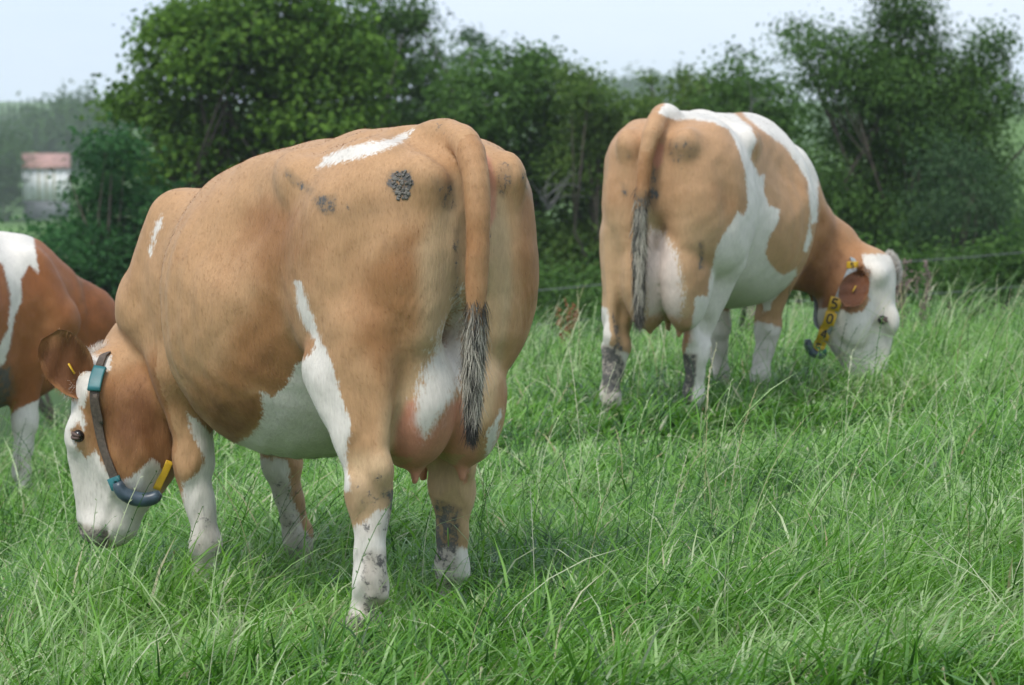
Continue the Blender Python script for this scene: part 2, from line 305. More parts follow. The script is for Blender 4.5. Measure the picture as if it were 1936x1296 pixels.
# bare twigs caught in the hedge, reddish dock
def twigs(name, px, py, Y, h, label, mat, seed, n=9):
    g = np.random.default_rng(seed); b = np.array(at(px, py, Y)); root = empty(name, b.tolist()); tag(root, label, 'branch'); parts = []
    for i in range(n):
        d = g.normal(size=3)*[0.5, 0.3, 0.2]+[0.1, 0, 0.8]; P = [np.zeros(3)]
        for k in range(7): d = unit(d+g.normal(size=3)*0.28+[0.06, 0, -0.10*k*0.3]); P.append(P[-1]+d*h/7*g.uniform(0.7, 1.2))
        parts.append(tube(P, np.linspace(0.012, 0.003, 8), 5))
    v, f = join(parts); mesh_obj('stem', v, f, mat, root)
M_TWIG = plain('dead_grey_twig', (0.17, 0.17, 0.16), 0.9, 0.2, 20)
twigs('dead_branch', 1035, 400, 44.6, 0.8, 'pale grey dead branch caught in the hedge right of the nearest cow', M_TWIG, 3, 8)
twigs('bare_branch', 1418, 220, 45.3, 0.5, 'thin bare twig standing above the back of the white backed cow', M_TWIG, 4, 2)
def dock(px, py, Y, seed, name='dock_plant', label='rust red dock seed stalks standing at the far edge of the grass', col=(0.30, 0.07, 0.035), n=5, up=45):
    g = np.random.default_rng(seed); b = np.array(at(px, py, Y)); b[2] = float(ground_z(b[0], b[1])); root = empty(name, b.tolist()); top = at(px, py-up, Y).z-b[2]
    tag(root, label, 'plant'); M = plain('dry_seed', col, 0.9, 0.3, 60)
    for k in range(n):
        dx = g.uniform(-0.06, 0.06); h = top*g.uniform(0.7, 1.0); P = [(0, 0, 0), (dx*0.5, 0, h*0.5), (dx, 0, h)]; parts = [tube(P, [0.005, 0.004, 0.002], 5)]
        for i in range(60):
            u = g.uniform(0.35, 1); q = np.array([dx*u, 0, h*u])+g.normal(size=3)*0.012; parts.append(tube([q, q+g.normal(size=3)*0.012], [0.007, 0.002], 4))
        v, f = join(parts); mesh_obj('seed_stalk', v, f, M, root)
dock(1072, 610, 22.5, 5)
dock(1702, 570, 21.5, 6, 'seeding_grass', 'tall purplish seeding grass beside the head of the white backed cow', (0.24, 0.17, 0.15), 4, 88)
dock(1748, 560, 21.8, 7, 'seeding_grass', 'second tall purplish seeding grass further right against the dark bushes', (0.24, 0.17, 0.15), 3, 72)
# ---------------------------------------------------------------- cows: implicit surface sculpting
class Field:
    def __init__(self, lo, hi, h):
        self.lo = np.array(lo, float); self.h = h
        self.n = np.ceil((np.array(hi)-self.lo)/h).astype(int)+1
        self.a = np.full(self.n, 0.3, np.float32)
    def sub(self, lo, hi):
        i0 = np.clip(np.floor((np.array(lo)-self.lo)/self.h).astype(int), 0, self.n-1)
        i1 = np.clip(np.ceil((np.array(hi)-self.lo)/self.h).astype(int)+1, 1, self.n)
        ax = [(self.lo[k]+self.h*np.arange(i0[k], i1[k])).astype(np.float32) for k in range(3)]
        g = np.meshgrid(*ax, indexing='ij')
        return tuple(slice(i0[k], i1[k]) for k in range(3)), g
    def blend(self, fn, lo, hi, k=0.03, op='add'):
        m = k+0.03
        sl, g = self.sub(np.array(lo)-m, np.array(hi)+m)
        if 0 in self.a[sl].shape: return
        b = fn(*g); a = self.a[sl]
        if op == 'add':
            t = np.clip(0.5+0.5*(a-b)/k, 0, 1)
            self.a[sl] = a+(b-a)*t-k*t*(1-t)
        else:
            t = np.clip(0.5-0.5*(a+b)/k, 0, 1)
            self.a[sl] = a+(-b-a)*t+k*t*(1-t)
    def ell(self, c, r, k=0.04, R=None, op='add'):
        c = np.array(c, float); r = np.array(r, float)
        def fn(x, y, z):
            x = x-c[0]; y = y-c[1]; z = z-c[2]
            if R is not None:
                x, y, z = (R[0][0]*x+R[0][1]*y+R[0][2]*z, R[1][0]*x+R[1][1]*y+R[1][2]*z, R[2][0]*x+R[2][1]*y+R[2][2]*z)
            k0 = np.sqrt((x/r[0])**2+(y/r[1])**2+(z/r[2])**2)+1e-6
            k1 = np.sqrt((x/r[0]**2)**2+(y/r[1]**2)**2+(z/r[2]**2)**2)+1e-6
            return k0*(k0-1)/k1
        e = r if R is None else np.full(3, r.max())
        self.blend(fn, c-e, c+e, k, op)
    def cap(self, a, b, ra, rb, k=0.03, flat=None, s=1.0, op='add'):
        """tapered limb segment; flat/s squeeze its section along one direction"""
        a = np.array(a, float); b = np.array(b, float); d = b-a
        if flat is not None:
            u = np.array(flat, float); u = u-d*np.dot(u, d)/np.dot(d, d); u /= np.linalg.norm(u)
        L2 = float(np.dot(d, d))
        def fn(x, y, z):
            x = x-a[0]; y = y-a[1]; z = z-a[2]
            t = np.clip((x*d[0]+y*d[1]+z*d[2])/L2, 0, 1)
            tt = t*t*(3-2*t)*0.5+t*0.5
            x = x-t*d[0]; y = y-t*d[1]; z = z-t*d[2]
            if flat is not None:
                w = (x*u[0]+y*u[1]+z*u[2])*(s-1)
                x = x+w*u[0]; y = y+w*u[1]; z = z+w*u[2]
            return (np.sqrt(x*x+y*y+z*z)-(ra+(rb-ra)*tt))*(1.0/max(1.0, s*0.7))
        r = max(ra, rb)*max(1.0, 1.0/s)
        self.blend(fn, np.minimum(a, b)-r, np.maximum(a, b)+r, k, op)
    def chain(self, pts, rs, k=0.02, flat=None, s=1.0):
        for i in range(len(pts)-1):
            self.cap(pts[i], pts[i+1], rs[i], rs[i+1], k, flat, s)
    def mesh(self):
        """naive surface nets: (verts, quads)"""
        a = self.a; a[0]=a[-1]=0.2; a[:,0]=a[:,-1]=0.2; a[:,:,0]=a[:,:,-1]=0.2
        ins = a < 0
        c = np.zeros(np.array(a.shape)-1, np.uint8)
        for i in (0, 1):
            for j in (0, 1):
                for k in (0, 1):
                    c += ins[i:a.shape[0]-1+i, j:a.shape[1]-1+j, k:a.shape[2]-1+k]
        act = np.argwhere((c > 0) & (c < 8))
        idx = np.full(c.shape, -1, np.int64); idx[tuple(act.T)] = np.arange(len(act))
        s = np.zeros((len(act), 3)); n = np.zeros(len(act))
        cor = [(i, j, k) for i in (0, 1) for j in (0, 1) for k in (0, 1)]
        val = {q: a[act[:,0]+q[0], act[:,1]+q[1], act[:,2]+q[2]].astype(float) for q in cor}
        for p in cor:
            for ax in range(3):
                if p[ax]: continue
                q = list(p); q[ax] = 1; q = tuple(q)
                va, vb = val[p], val[q]; m = (va < 0) != (vb < 0)
                t = np.where(m, va/np.where(m, va-vb, 1), 0)
                pt = np.array(p, float)[None, :].repeat(len(act), 0); pt[:, ax] += t
                s[m] += pt[m]; n[m] += 1
        v = self.lo+self.h*(act+s/n[:, None])
        quads = []
        for ax in range(3):
            o1, o2 = [(1, 2), (2, 0), (0, 1)][ax]
            A = [slice(None)]*3; B = [slice(None)]*3; A[ax] = slice(0, -1); B[ax] = slice(1, None)
            f = ins[tuple(A)] != ins[tuple(B)]
            e = np.argwhere(f); e = e[(e[:, o1] > 0) & (e[:, o2] > 0)]
            d1 = np.zeros(3, int); d1[o1] = 1; d2 = np.zeros(3, int); d2[o2] = 1
            q = np.stack([idx[tuple((e-d1-d2).T)], idx[tuple((e-d2).T)], idx[tuple(e.T)], idx[tuple((e-d1).T)]], 1)
            st = ins[tuple(e.T)]
            q[~st] = q[~st][:, ::-1]
            quads.append(q)
        q = np.concatenate(quads)
        # keep the largest connected surface only
        lab = np.arange(len(v))
        while True:
            m = lab[q].min(1); new = lab.copy()
            np.minimum.at(new, q.ravel(), np.repeat(m, 4)); new = new[new]
            if (new == lab).all(): break
            lab = new
        big = np.bincount(lab).argmax(); keep = lab == big
        mp = np.cumsum(keep)-1
        return v[keep], mp[q[keep[q[:, 0]]]]

def smooth_mesh(v, q, it=3, lam=0.5):
    e = np.concatenate([q[:, [0, 1]], q[:, [1, 2]], q[:, [2, 3]], q[:, [3, 0]]])
    e = np.concatenate([e, e[:, ::-1]])
    cnt = np.bincount(e[:, 0], minlength=len(v))[:, None].astype(float)
    for _ in range(it):
        for l in (lam, -lam*1.04):
            s = np.stack([np.bincount(e[:, 0], weights=v[e[:, 1], k], minlength=len(v)) for k in range(3)], 1)
            v = v+l*(s/cnt-v)
    return v

def spline(xs, ys, x):
    """monotone-ish cubic interpolation of a station table"""
    xs = np.array(xs, float); ys = np.array(ys, float)
    m = np.gradient(ys, xs)
    i = np.clip(np.searchsorted(xs, x)-1, 0, len(xs)-2)
    h = xs[i+1]-xs[i]; t = np.clip((x-xs[i])/h, 0, 1)
    return ((2*t**3-3*t**2+1)*ys[i]+(t**3-2*t**2+t)*h*m[i]+(-2*t**3+3*t**2)*ys[i+1]+(t**3-t**2)*h*m[i+1])

def unit(v):
    v = np.array(v, float); return v/np.linalg.norm(v)

def head_frame(P):
    a = unit(np.array(P['muzzle'])-np.array(P['poll'])); n = np.array(P['brow'], float); n = unit(n-a*np.dot(n, a))
    s = np.cross(n, a)               # towards the animal's left
    L = np.linalg.norm(np.array(P['muzzle'])-np.array(P['poll']))/0.52; G = P.get('headg', 1.0)
    def at(al, nn, ss): return np.array(P['poll'])+L*(a*al+G*(n*nn+s*ss))
    return a, n, s, L, at

def cow_field(P, h):
    T = P['trunk']; xs = [r[0] for r in T]
    F = Field(P['lo'], P['hi'], h)
    yo = P.get('bend', 0.0)
    def trunk(x, y, z):
        xv = x[:, 0, 0]
        def st(k): return spline(xs, [r[k] for r in T], xv).astype(np.float32)[:, None, None]
        top, bot, a, zc, nt, nb = [st(k) for k in (1, 2, 3, 4, 5, 6)]
        cy = (yo*np.clip((xv-0.7)/1.0, 0, 2)**2).astype(np.float32)[:, None, None]
        up = z > zc
        hh = np.maximum(np.where(up, top-zc, zc-bot), 0.02); n = np.where(up, nt, nb)
        a = np.maximum(a, 0.02)
        qq = ((np.abs(y-cy)/a)**n+(np.abs(z-zc)/hh)**n)**(1/n)
        d = (qq-1)*np.minimum(a, hh)*0.8
        ends = np.maximum(xs[0]-x, x-xs[-1])
        return np.maximum(d, ends)
    F.blend(trunk, (xs[0], -0.6, 0.2), (xs[-1], 0.6, 1.6), 0.02)
    for s in (1, -1):
        # hook, pin and thurl bones, loin edge, flank hollow
        hk = P.get('hook', (0.50, 0.27, 1.30))
        F.ell((hk[0], s*(hk[1]-0.01), hk[2]-0.03), (0.085, 0.05, 0.06), 0.07)
        F.cap((hk[0]+0.02, s*hk[1]*0.9, hk[2]-0.01), (hk[0]+0.08, 0, hk[2]+0.05), 0.025, 0.03, 0.08)
        pn = P.get('pin', (0.02, 0.125, 1.30))
        F.ell((pn[0]-0.005, s*(pn[1]+0.01), pn[2]-0.005), (0.065, 0.055, 0.065), 0.04)
        F.cap((pn[0]+0.04, s*pn[1], pn[2]-0.01), (0.24, s*0.235, 1.20), 0.04, 0.07, 0.09)
        F.ell((0.72, s*0.44, 1.17), (0.16, 0.07, 0.13), 0.14, op='sub')
        F.cap((0.20, s*0.13, 1.46), (-0.05, s*0.068, 1.37), 0.04, 0.036, 0.045, op='sub')
        F.ell((0.25, s*0.22, 1.42), (0.15, 0.07, 0.035), 0.08, op='sub')
        F.ell((0.25, s*0.30, 1.37), (0.13, 0.075, 0.065), 0.07, op='sub')
        F.cap((0.60, s*0.22, 1.315), (0.90, s*0.20, 1.285), 0.03, 0.015, 0.09)
        F.ell((0.70, s*0.455, 1.19), (0.14, 0.10, 0.10), 0.09, op='sub')
    # thighs and hind legs
    g = P.get('thick', 1.2)
    for s, L in ((1, P['hindL']), (-1, P['hindR'])):
        hock, fet, hoof = [np.array(p, float) for p in L]; ho = hock[1]-s*0.20
        F.ell((0.25, s*0.18, 1.04), (0.26, 0.15, 0.35), 0.07)
        F.ell((0.10, s*0.135, 1.00), (0.13, 0.105, 0.30), 0.06)
        F.ell((0.32, s*0.235, 0.96), (0.17, 0.095, 0.24), 0.09)
        F.cap((0.005, s*0.115, 1.27), (0.03, s*0.13, 0.86), 0.045, 0.035, 0.05)
        F.cap((0.07, s*0.325, 1.18), (0.13, s*0.345, 0.80), 0.03, 0.036, 0.06, op='sub')
        F.cap((0.56, s*0.45, 0.98), (0.545, s*0.385, 0.62), 0.02, 0.04, 0.08, op='sub')
        stf = np.array([hock[0]*0.5+0.24, s*0.255+ho*0.5, 0.74])
        up = np.array([hock[0]*0.6+0.10, s*0.205+ho*0.6, 0.86])
        F.cap((0.24, s*0.18, 0.98), stf+[-0.05, 0, 0.02], 0.155, 0.085, 0.06, (0, 1, 0), 1.35)
        mid = hock*0.55+np.array([stf[0]*0.5+up[0]*0.5, s*0.215, 0.78])*0.45
        F.cap(up, hock+[0.045, 0, 0.12], 0.11, 0.058*g, 0.05, (0, 1, 0), 1.1)
        F.cap(stf, hock+[0.05, s*0.01, 0.10], 0.088, 0.055*g, 0.05, (0, 1, 0), 1.1)
        F.cap(up+[-0.085, 0, 0.02], hock+[-0.05, 0, 0.05], 0.045, 0.024, 0.035)        # Achilles tendon
        F.ell(hock+[-0.05, 0, 0.045], (0.034, 0.032, 0.045), 0.03)                   # point of hock
        F.ell(hock+[0.02, 0, 0.0], (0.065*g, 0.052*g, 0.08), 0.04)
        F.ell(hock+[0.02, s*0.03, -0.03], (0.035, 0.022, 0.04), 0.03)
        F.ell(hock+[0.045, -s*0.035, 0.01], (0.025, 0.022, 0.04), 0.02)
        F.ell(hock+[-0.01, s*0.062, 0.075], (0.035, 0.018, 0.05), 0.04, op='sub')
        can = fet+[0, 0, 0.05]
        F.cap(hock+[0.02, 0, -0.03], can+[0.008, 0, 0], 0.045*g, 0.034*g, 0.035)
        F.cap(hock+[-0.02, 0, -0.02], can+[-0.03, 0, 0], 0.030*g, 0.022*g, 0.03)
        F.ell(fet+[0, 0, 0.02], (0.042*g, 0.040*g, 0.05), 0.03)
        F.ell(fet+[-0.035, 0.018, -0.01], (0.014, 0.012, 0.016), 0.012); F.ell(fet+[-0.035, -0.018, -0.01], (0.014, 0.012, 0.016), 0.012)
        F.cap(fet, hoof+[0, 0, 0.045], 0.038, 0.04, 0.03)
        for q in (1, -1):
            F.cap(hoof+[-0.03, q*0.026, 0.035], hoof+[0.05, q*0.02, 0.018], 0.034, 0.02, 0.012)
    # front legs and shoulders
    for s, L in ((1, P['foreL']), (-1, P['foreR'])):
        elb, knee, fet, hoof = [np.array(p, float) for p in L]
        cyo = yo*0.55
        F.ell((1.42, s*0.20+cyo, 0.98), (0.16, 0.085, 0.24), 0.10)
        F.cap((1.46, s*0.14+cyo, P['trunk'][-3][1]-0.105), (1.56, s*0.23+cyo, 0.86), 0.05, 0.085, 0.12)
        F.cap((1.27, s*0.40+cyo, 1.16), (1.285, s*0.36+cyo, 0.74), 0.03, 0.04, 0.07, op='sub')
        F.cap((1.45, s*0.225+cyo, 1.16), (1.50, s*0.275+cyo, 0.93), 0.018, 0.022, 0.05)
        F.ell((1.58, s*0.215+cyo, 0.86), (0.08, 0.07, 0.09), 0.07)
        F.cap((1.56, s*0.21+cyo, 0.86), elb, 0.10, 0.10, 0.07, (0, 1, 0), 1.15)
        F.cap((1.38, s*0.20+cyo, 0.95), elb+[-0.03, 0, 0.03], 0.11, 0.08, 0.07, (0, 1, 0), 1.3)
        F.ell(elb+[-0.06, 0, 0.03], (0.05, 0.035, 0.05), 0.05)
        F.cap(elb+[0.01, 0, 0], knee+[0, 0, 0.06], 0.092, 0.052*g, 0.05)
        F.ell(knee, (0.054*g, 0.054*g, 0.07), 0.04)
        F.cap(knee+[0, 0, -0.03], fet+[0, 0, 0.05], 0.044*g, 0.036*g, 0.035)
        F.ell(fet+[0, 0, 0.02], (0.040*g, 0.041*g, 0.048), 0.03)
        F.cap(fet, hoof+[0, 0, 0.045], 0.036, 0.042, 0.03)
        for q in (1, -1):
            F.cap(hoof+[-0.03, q*0.027, 0.035], hoof+[0.055, q*0.022, 0.02], 0.036, 0.022, 0.012)
    # brisket
    F.ell((1.52, yo*0.8, 0.66), (0.20, 0.12, 0.14), 0.10)
    # neck
    a, n, sd, L, at = head_frame(P)
    c0 = np.array(P['neck0']); c1 = np.array(P['neck1'])
    throat = at(0.14, -0.20, 0)
    F.cap(c0, c1, P['neckr'][0], P['neckr'][1], 0.12, P['neckflat'], 1.75)
    F.cap(c1, at(0.06, -0.12, 0), P['neckr'][1], 0.135, 0.08, P['neckflat'], 1.45)
    # head
    ea, en = P.get('eye', (0.187, -0.060)); R = np.array([a, n, sd]); L = L*P.get('headg', 1.0)
    F.ell(at(0.07, -0.085, 0), np.array((0.115, 0.10, 0.105))*L, 0.05, R)
    F.ell(at(0.02, -0.045, 0), np.array((0.045, 0.055, 0.065))*L, 0.05, R)
    F.ell(at(0.17, -0.06, 0), np.array((0.12, 0.062, 0.098))*L, 0.04, R)
    F.ell(at(0.20, -0.155, 0), np.array((0.155, 0.095, 0.082))*L, 0.05, R)
    F.cap(at(0.22, -0.055, 0), at(0.46, -0.075, 0), 0.072*L, 0.052*L, 0.05)
    F.cap(at(0.24, -0.185, 0), at(0.45, -0.135, 0), 0.058*L, 0.036*L, 0.05)
    F.ell(at(0.34, -0.10, 0), np.array((0.14, 0.062, 0.055))*L, 0.04, R)
    F.ell(at(0.475, -0.085, 0), np.array((0.045, 0.06, 0.072))*L, 0.04, R)
    for s in (1, -1):
        F.ell(at(ea, -0.04, s*0.088), np.array((0.042, 0.026, 0.022))*L, 0.03, R)
        F.ell(at(ea, en+0.002, s*0.118), np.array((0.02, 0.014, 0.02))*L, 0.012, R, op='sub')
        F.ell(at(0.055, -0.10, s*0.09), np.array((0.03, 0.032, 0.03))*L, 0.04, R)
        F.ell(at(0.485, -0.05, s*0.05), np.array((0.014, 0.012, 0.02))*L, 0.012, R, op='sub')
        F.cap(at(0.515, -0.115, s*0.03), at(0.43, -0.125, s*0.085), 0.006*L, 0.005*L, 0.012, op='sub')
        F.cap(at(0.26, -0.03, s*0.075), at(0.44, -0.05, s*0.05), 0.012*L, 0.012*L, 0.03)
        F.ell(at(0.24, -0.17, s*0.062), np.array((0.09, 0.06, 0.028))*L, 0.04, R)
    # udder
    for (c, r, k) in P['udder']: F.ell(c, r, k)
    for (p, q, r) in P['teats']: F.cap(p, q, r*1.25, r*0.85, 0.025)
    for (c, r, k) in P.get('extra', []): F.ell(c, r, k)
    for (p, q, ra, rb, k) in P.get('folds', []): F.cap(p, q, ra, rb, k)
    for (p, q, ra, rb, k) in P.get('grooves', []): F.cap(p, q, ra, rb, k, op='sub')
    # tail
    F.cap((-0.085, 0, 1.30), (-0.055, 0, 0.80), 0.045, 0.055, 0.04, op='sub')
    tp = np.array(P['tail']); tr = np.array(P['tailr'])*0.92; s_ = np.r_[0, np.cumsum(np.linalg.norm(np.diff(tp, axis=0), axis=1))]; u_ = np.linspace(0, s_[-1], 26)
    tp = np.stack([spline(s_, tp[:, k], u_) for k in range(3)], 1); tr = np.interp(u_, s_, tr)
    F.cap(tp[0], tp[1], tr[0], tr[1], 0.06)
    for i in range(1, len(tp)-1): F.cap(tp[i], tp[i+1], tr[i], tr[i+1], 0.0015 if i > 5 else 0.012)
    return F

def ear_mesh(base, tip, face, width, L=1.0, nu=16, nv=12, seed=0):
    """cupped leaf-shaped ear with thickness: returns verts, quads"""
    base = np.array(base, float); tip = np.array(tip, float); ax = tip-base; ln = np.linalg.norm(ax); ax /= ln
    face = unit(np.array(face)-ax*np.dot(face, ax)); side = np.cross(face, ax)
    V = []; Q = []
    for lay in (0, 1):
        for i in range(nu+1):
            t = i/nu
            w = width*0.5*max(0.0, 1-(2*abs(t-0.52)/1.02)**2.4)**0.5*(0.72+0.28*min(1, t*2.2))+0.003
            cup = 0.55*(1-0.45*t)
            for j in range(nv+1):
                ph = (j/nv-0.5)*2
                off = -cup*width*0.5*(1-ph*ph)
                th = (0.006*(1-ph*ph)+0.001)*(1 if lay else -1)*(1-0.6*t)
                edge = 0.004*math.sin(t*17+ph*5+seed)
                p = base+ax*(ln*t)+side*(w*ph)+face*(off+th+edge)
                V.append(p)
    n1 = (nu+1)*(nv+1)
    for lay in (0, 1):
        for i in range(nu):
            for j in range(nv):
                a0 = lay*n1+i*(nv+1)+j; f = (a0, a0+1, a0+nv+2, a0+nv+1)
                Q.append(f if lay else f[::-1])
    for i in range(nu):
        for j in (0, nv):
            a0 = i*(nv+1)+j; b0 = a0+nv+1; f = (a0, b0, b0+n1, a0+n1); Q.append(f if j == 0 else f[::-1])
    for j in range(nv):
        for i in (0, nu):
            a0 = i*(nv+1)+j; b0 = a0+1; f = (a0, b0, b0+n1, a0+n1); Q.append(f[::-1] if i == 0 else f)
    n2 = 2*(nu+1)*(nv+1); ii = (np.arange(n2) % n1)//(nv+1)/nu; jj = np.abs((np.arange(n2) % (nv+1))/nv-0.5)*2
    rim = np.clip((np.maximum(jj, ii)-0.62)/0.3, 0, 1)
    return np.array(V), np.array(Q), rim

TRUNK1 = [  # x, top, bottom, half width, widest z, n top, n bottom
 (-0.04, 1.20, 1.02, 0.06, 1.10, 2.0, 2.0),
 (0.00, 1.33, 0.96, 0.16, 1.14, 2.1, 2.0),
 (0.08, 1.42, 0.92, 0.235, 1.15, 2.3, 2.0),
 (0.20, 1.435, 0.84, 0.295, 1.13, 2.45, 2.0),
 (0.36, 1.435, 0.74, 0.315, 1.12, 2.45, 2.0),
 (0.52, 1.42, 0.60, 0.33, 1.06, 2.0, 2.1),
 (0.70, 1.40, 0.47, 0.385, 0.98, 2.0, 2.2),
 (0.90, 1.38, 0.42, 0.43, 0.93, 2.0, 2.2),
 (1.08, 1.35, 0.43, 0.42, 0.91, 2.0, 2.2),
 (1.25, 1.32, 0.48, 0.34, 0.90, 1.9, 2.1),
 (1.42, 1.25, 0.54, 0.24, 0.88, 1.7, 2.0),
 (1.58, 1.14, 0.62, 0.17, 0.84, 1.8, 2.0),
 (1.72, 0.98, 0.74, 0.10, 0.84, 2.0, 2.0)]

COW1 = dict(trunk=TRUNK1, lo=(-0.25, -0.64, -0.20), hi=(2.25, 0.90, 1.56), bend=0.03,
  hindL=((0.10, 0.25, 0.43), (0.10, 0.255, 0.13), (0.14, 0.265, 0.0)),
  hindR=((0.28, -0.13, 0.40), (0.33, -0.15, 0.13), (0.38, -0.16, 0.0)),
  foreL=((1.38, 0.21, 0.68), (1.37, 0.18, 0.38), (1.35, 0.15, 0.10), (1.38, 0.14, -0.06)),
  foreR=((1.40, -0.16, 0.66), (1.46, -0.18, 0.36), (1.50, -0.26, 0.07), (1.54, -0.31, -0.07)),
  poll=(1.755, 0.365, 0.65), muzzle=(1.78, 0.395, 0.115), brow=(0.88, 0.48, 0.08), headg=1.32, eye=(0.19, -0.057),
  neck0=(1.47, 0.02, 0.82), neck1=(1.66, 0.17, 0.67), neckr=(0.23, 0.185), neckflat=(-0.35, 0.9, 0),
  udder=[((0.17, 0.085, 0.66), (0.175, 0.115, 0.205), 0.05), ((0.17, -0.085, 0.66), (0.175, 0.115, 0.205), 0.02),
         ((0.40, 0.085, 0.60), (0.17, 0.11, 0.16), 0.05), ((0.40, -0.085, 0.60), (0.17, 0.11, 0.16), 0.03)],
  teats=[((0.15, 0.08, 0.48), (0.14, 0.085, 0.425), 0.015), ((0.15, -0.07, 0.48), (0.14, -0.07, 0.425), 0.015),
         ((0.40, 0.095, 0.48), (0.40, 0.10, 0.40), 0.013), ((0.40, -0.085, 0.48), (0.40, -0.09, 0.40), 0.013)],
  tail=[(0.14, 0, 1.40), (0.05, 0.0, 1.405), (-0.02, 0.01, 1.385), (-0.075, 0.02, 1.33), (-0.115, 0.03, 1.24), (-0.13, 0.04, 1.1), (-0.13, 0.045, 0.95), (-0.125, 0.05, 0.8), (-0.115, 0.05, 0.62)],
  tailr=[0.05, 0.046, 0.044, 0.043, 0.040, 0.036, 0.031, 0.025, 0.015],
  ears=[dict(base=(0.07, -0.075, 0.095), tip=(-0.115, 0.01, 0.14), face=(0.0, -0.4, 0.9), w=0.155),
        dict(base=(0.03, 0.0, -0.04), tip=(-0.075, 0.04, -0.085), face=(0, -0.4, 0.9), w=0.09)])

TRUNK2 = [(x, (t if x < 0.5 else 1.43-0.012*(x-0.5)) if x < 1.4 else {1.42: 1.31, 1.58: 1.17, 1.72: 1.0}[x], b+(0.08 if x > 0.6 else 0), a-(0.03 if x < 0.4 else 0.015), z+(0.04 if x > 0.6 else 0), min(n1, 2.05), n2)
          for (x, t, b, a, z, n1, n2) in TRUNK1]
COW2 = dict(trunk=TRUNK2, loc=(0.65, 15.75, 0.03), rz=67, lo=(-0.25, -0.95, -0.20), hi=(2.35, 0.62, 1.60), bend=0.0, hook=(0.50, 0.27, 1.32),
  hindL=((0.10, 0.24, 0.37), (0.09, 0.255, 0.12), (0.12, 0.256, -0.02)),
  hindR=((0.30, -0.08, 0.36), (0.34, -0.06, 0.12), (0.38, -0.055, -0.02)),
  foreL=((1.40, 0.22, 0.68), (1.44, 0.22, 0.38), (1.48, 0.22, 0.12), (1.52, 0.22, -0.02)),
  foreR=((1.36, -0.13, 0.68), (1.36, -0.07, 0.38), (1.34, -0.04, 0.12), (1.36, -0.03, -0.02)),
  poll=(1.84, -0.52, 0.68), muzzle=(1.78, -0.55, 0.09), brow=(0.79, -0.59, 0.05), headg=1.3, eye=(0.25, -0.085),
  extra=[((1.80, -0.42, 0.50), (0.10, 0.10, 0.13), 0.08), ((1.72, -0.33, 0.60), (0.12, 0.12, 0.14), 0.08)],
  neck0=(1.48, -0.03, 0.88), neck1=(1.68, -0.25, 0.72), neckr=(0.24, 0.18), neckflat=(0.6, 0.8, 0),
  udder=[((0.13, 0.085, 0.71), (0.17, 0.12, 0.27), 0.04), ((0.13, -0.095, 0.71), (0.17, 0.12, 0.27), 0.015),
         ((0.38, 0.085, 0.66), (0.17, 0.11, 0.19), 0.05), ((0.38, -0.085, 0.66), (0.17, 0.11, 0.19), 0.03)],
  teats=[((0.14, 0.08, 0.52), (0.14, 0.08, 0.43), 0.016), ((0.14, -0.07, 0.52), (0.14, -0.06, 0.42), 0.018),
         ((0.40, 0.085, 0.50), (0.40, 0.09, 0.43), 0.014), ((0.40, -0.085, 0.50), (0.40, -0.09, 0.43), 0.014)],
  tail=[(0.12, 0, 1.42), (0.03, 0.0, 1.41), (-0.055, 0.0, 1.34), (-0.09, 0.02, 1.20), (-0.09, 0.04, 1.0), (-0.08, 0.05, 0.8), (-0.07, 0.055, 0.62), (-0.07, 0.055, 0.50)],
  tailr=[0.05, 0.045, 0.042, 0.036, 0.030, 0.026, 0.022, 0.016],
  ears=[dict(base=(0.045, -0.16, -0.10), tip=(0.19, -0.27, -0.15), face=(0, -0.5, -0.85), w=0.135),
        dict(base=(0.06, -0.10, 0.09), tip=(0.14, -0.22, 0.13), face=(0, 0.5, 1), w=0.11)])
TRUNK3 = [(x, t, (0.43 if x == 1.25 else 0.45 if x == 1.42 else 0.50 if x == 1.58 else 0.58 if x > 1.7 else b), a*1.05, z, n1, n2) for (x, t, b, a, z, n1, n2) in TRUNK1]
COW3 = dict(COW1, trunk=TRUNK3, loc=(-3.57, 16.24, -0.43), rz=40, lo=(-0.25, -0.62, -0.10), hi=(2.75, 0.62, 1.56), bend=0.0,
  hindL=((0.10, 0.20, 0.45), (0.10, 0.20, 0.13), (0.14, 0.2, 0.0)), hindR=((0.28, -0.17, 0.45), (0.33, -0.17, 0.13), (0.38, -0.18, 0.0)),
  foreL=((1.36, 0.18, 0.68), (1.30, 0.17, 0.38), (1.22, 0.17, 0.12), (1.24, 0.17, 0.0)),
  foreR=((1.40, -0.18, 0.68), (1.40, -0.18, 0.38), (1.38, -0.18, 0.12), (1.40, -0.18, 0.0)),
  poll=(2.12, 0.02, 0.55), muzzle=(2.22, 0.04, 0.06), brow=(1, 0, 0.2), headg=1.15,
  neck0=(1.48, 0.0, 1.00), neck1=(1.85, 0.0, 0.80), neckr=(0.27, 0.21), neckflat=(0, 1, 0))
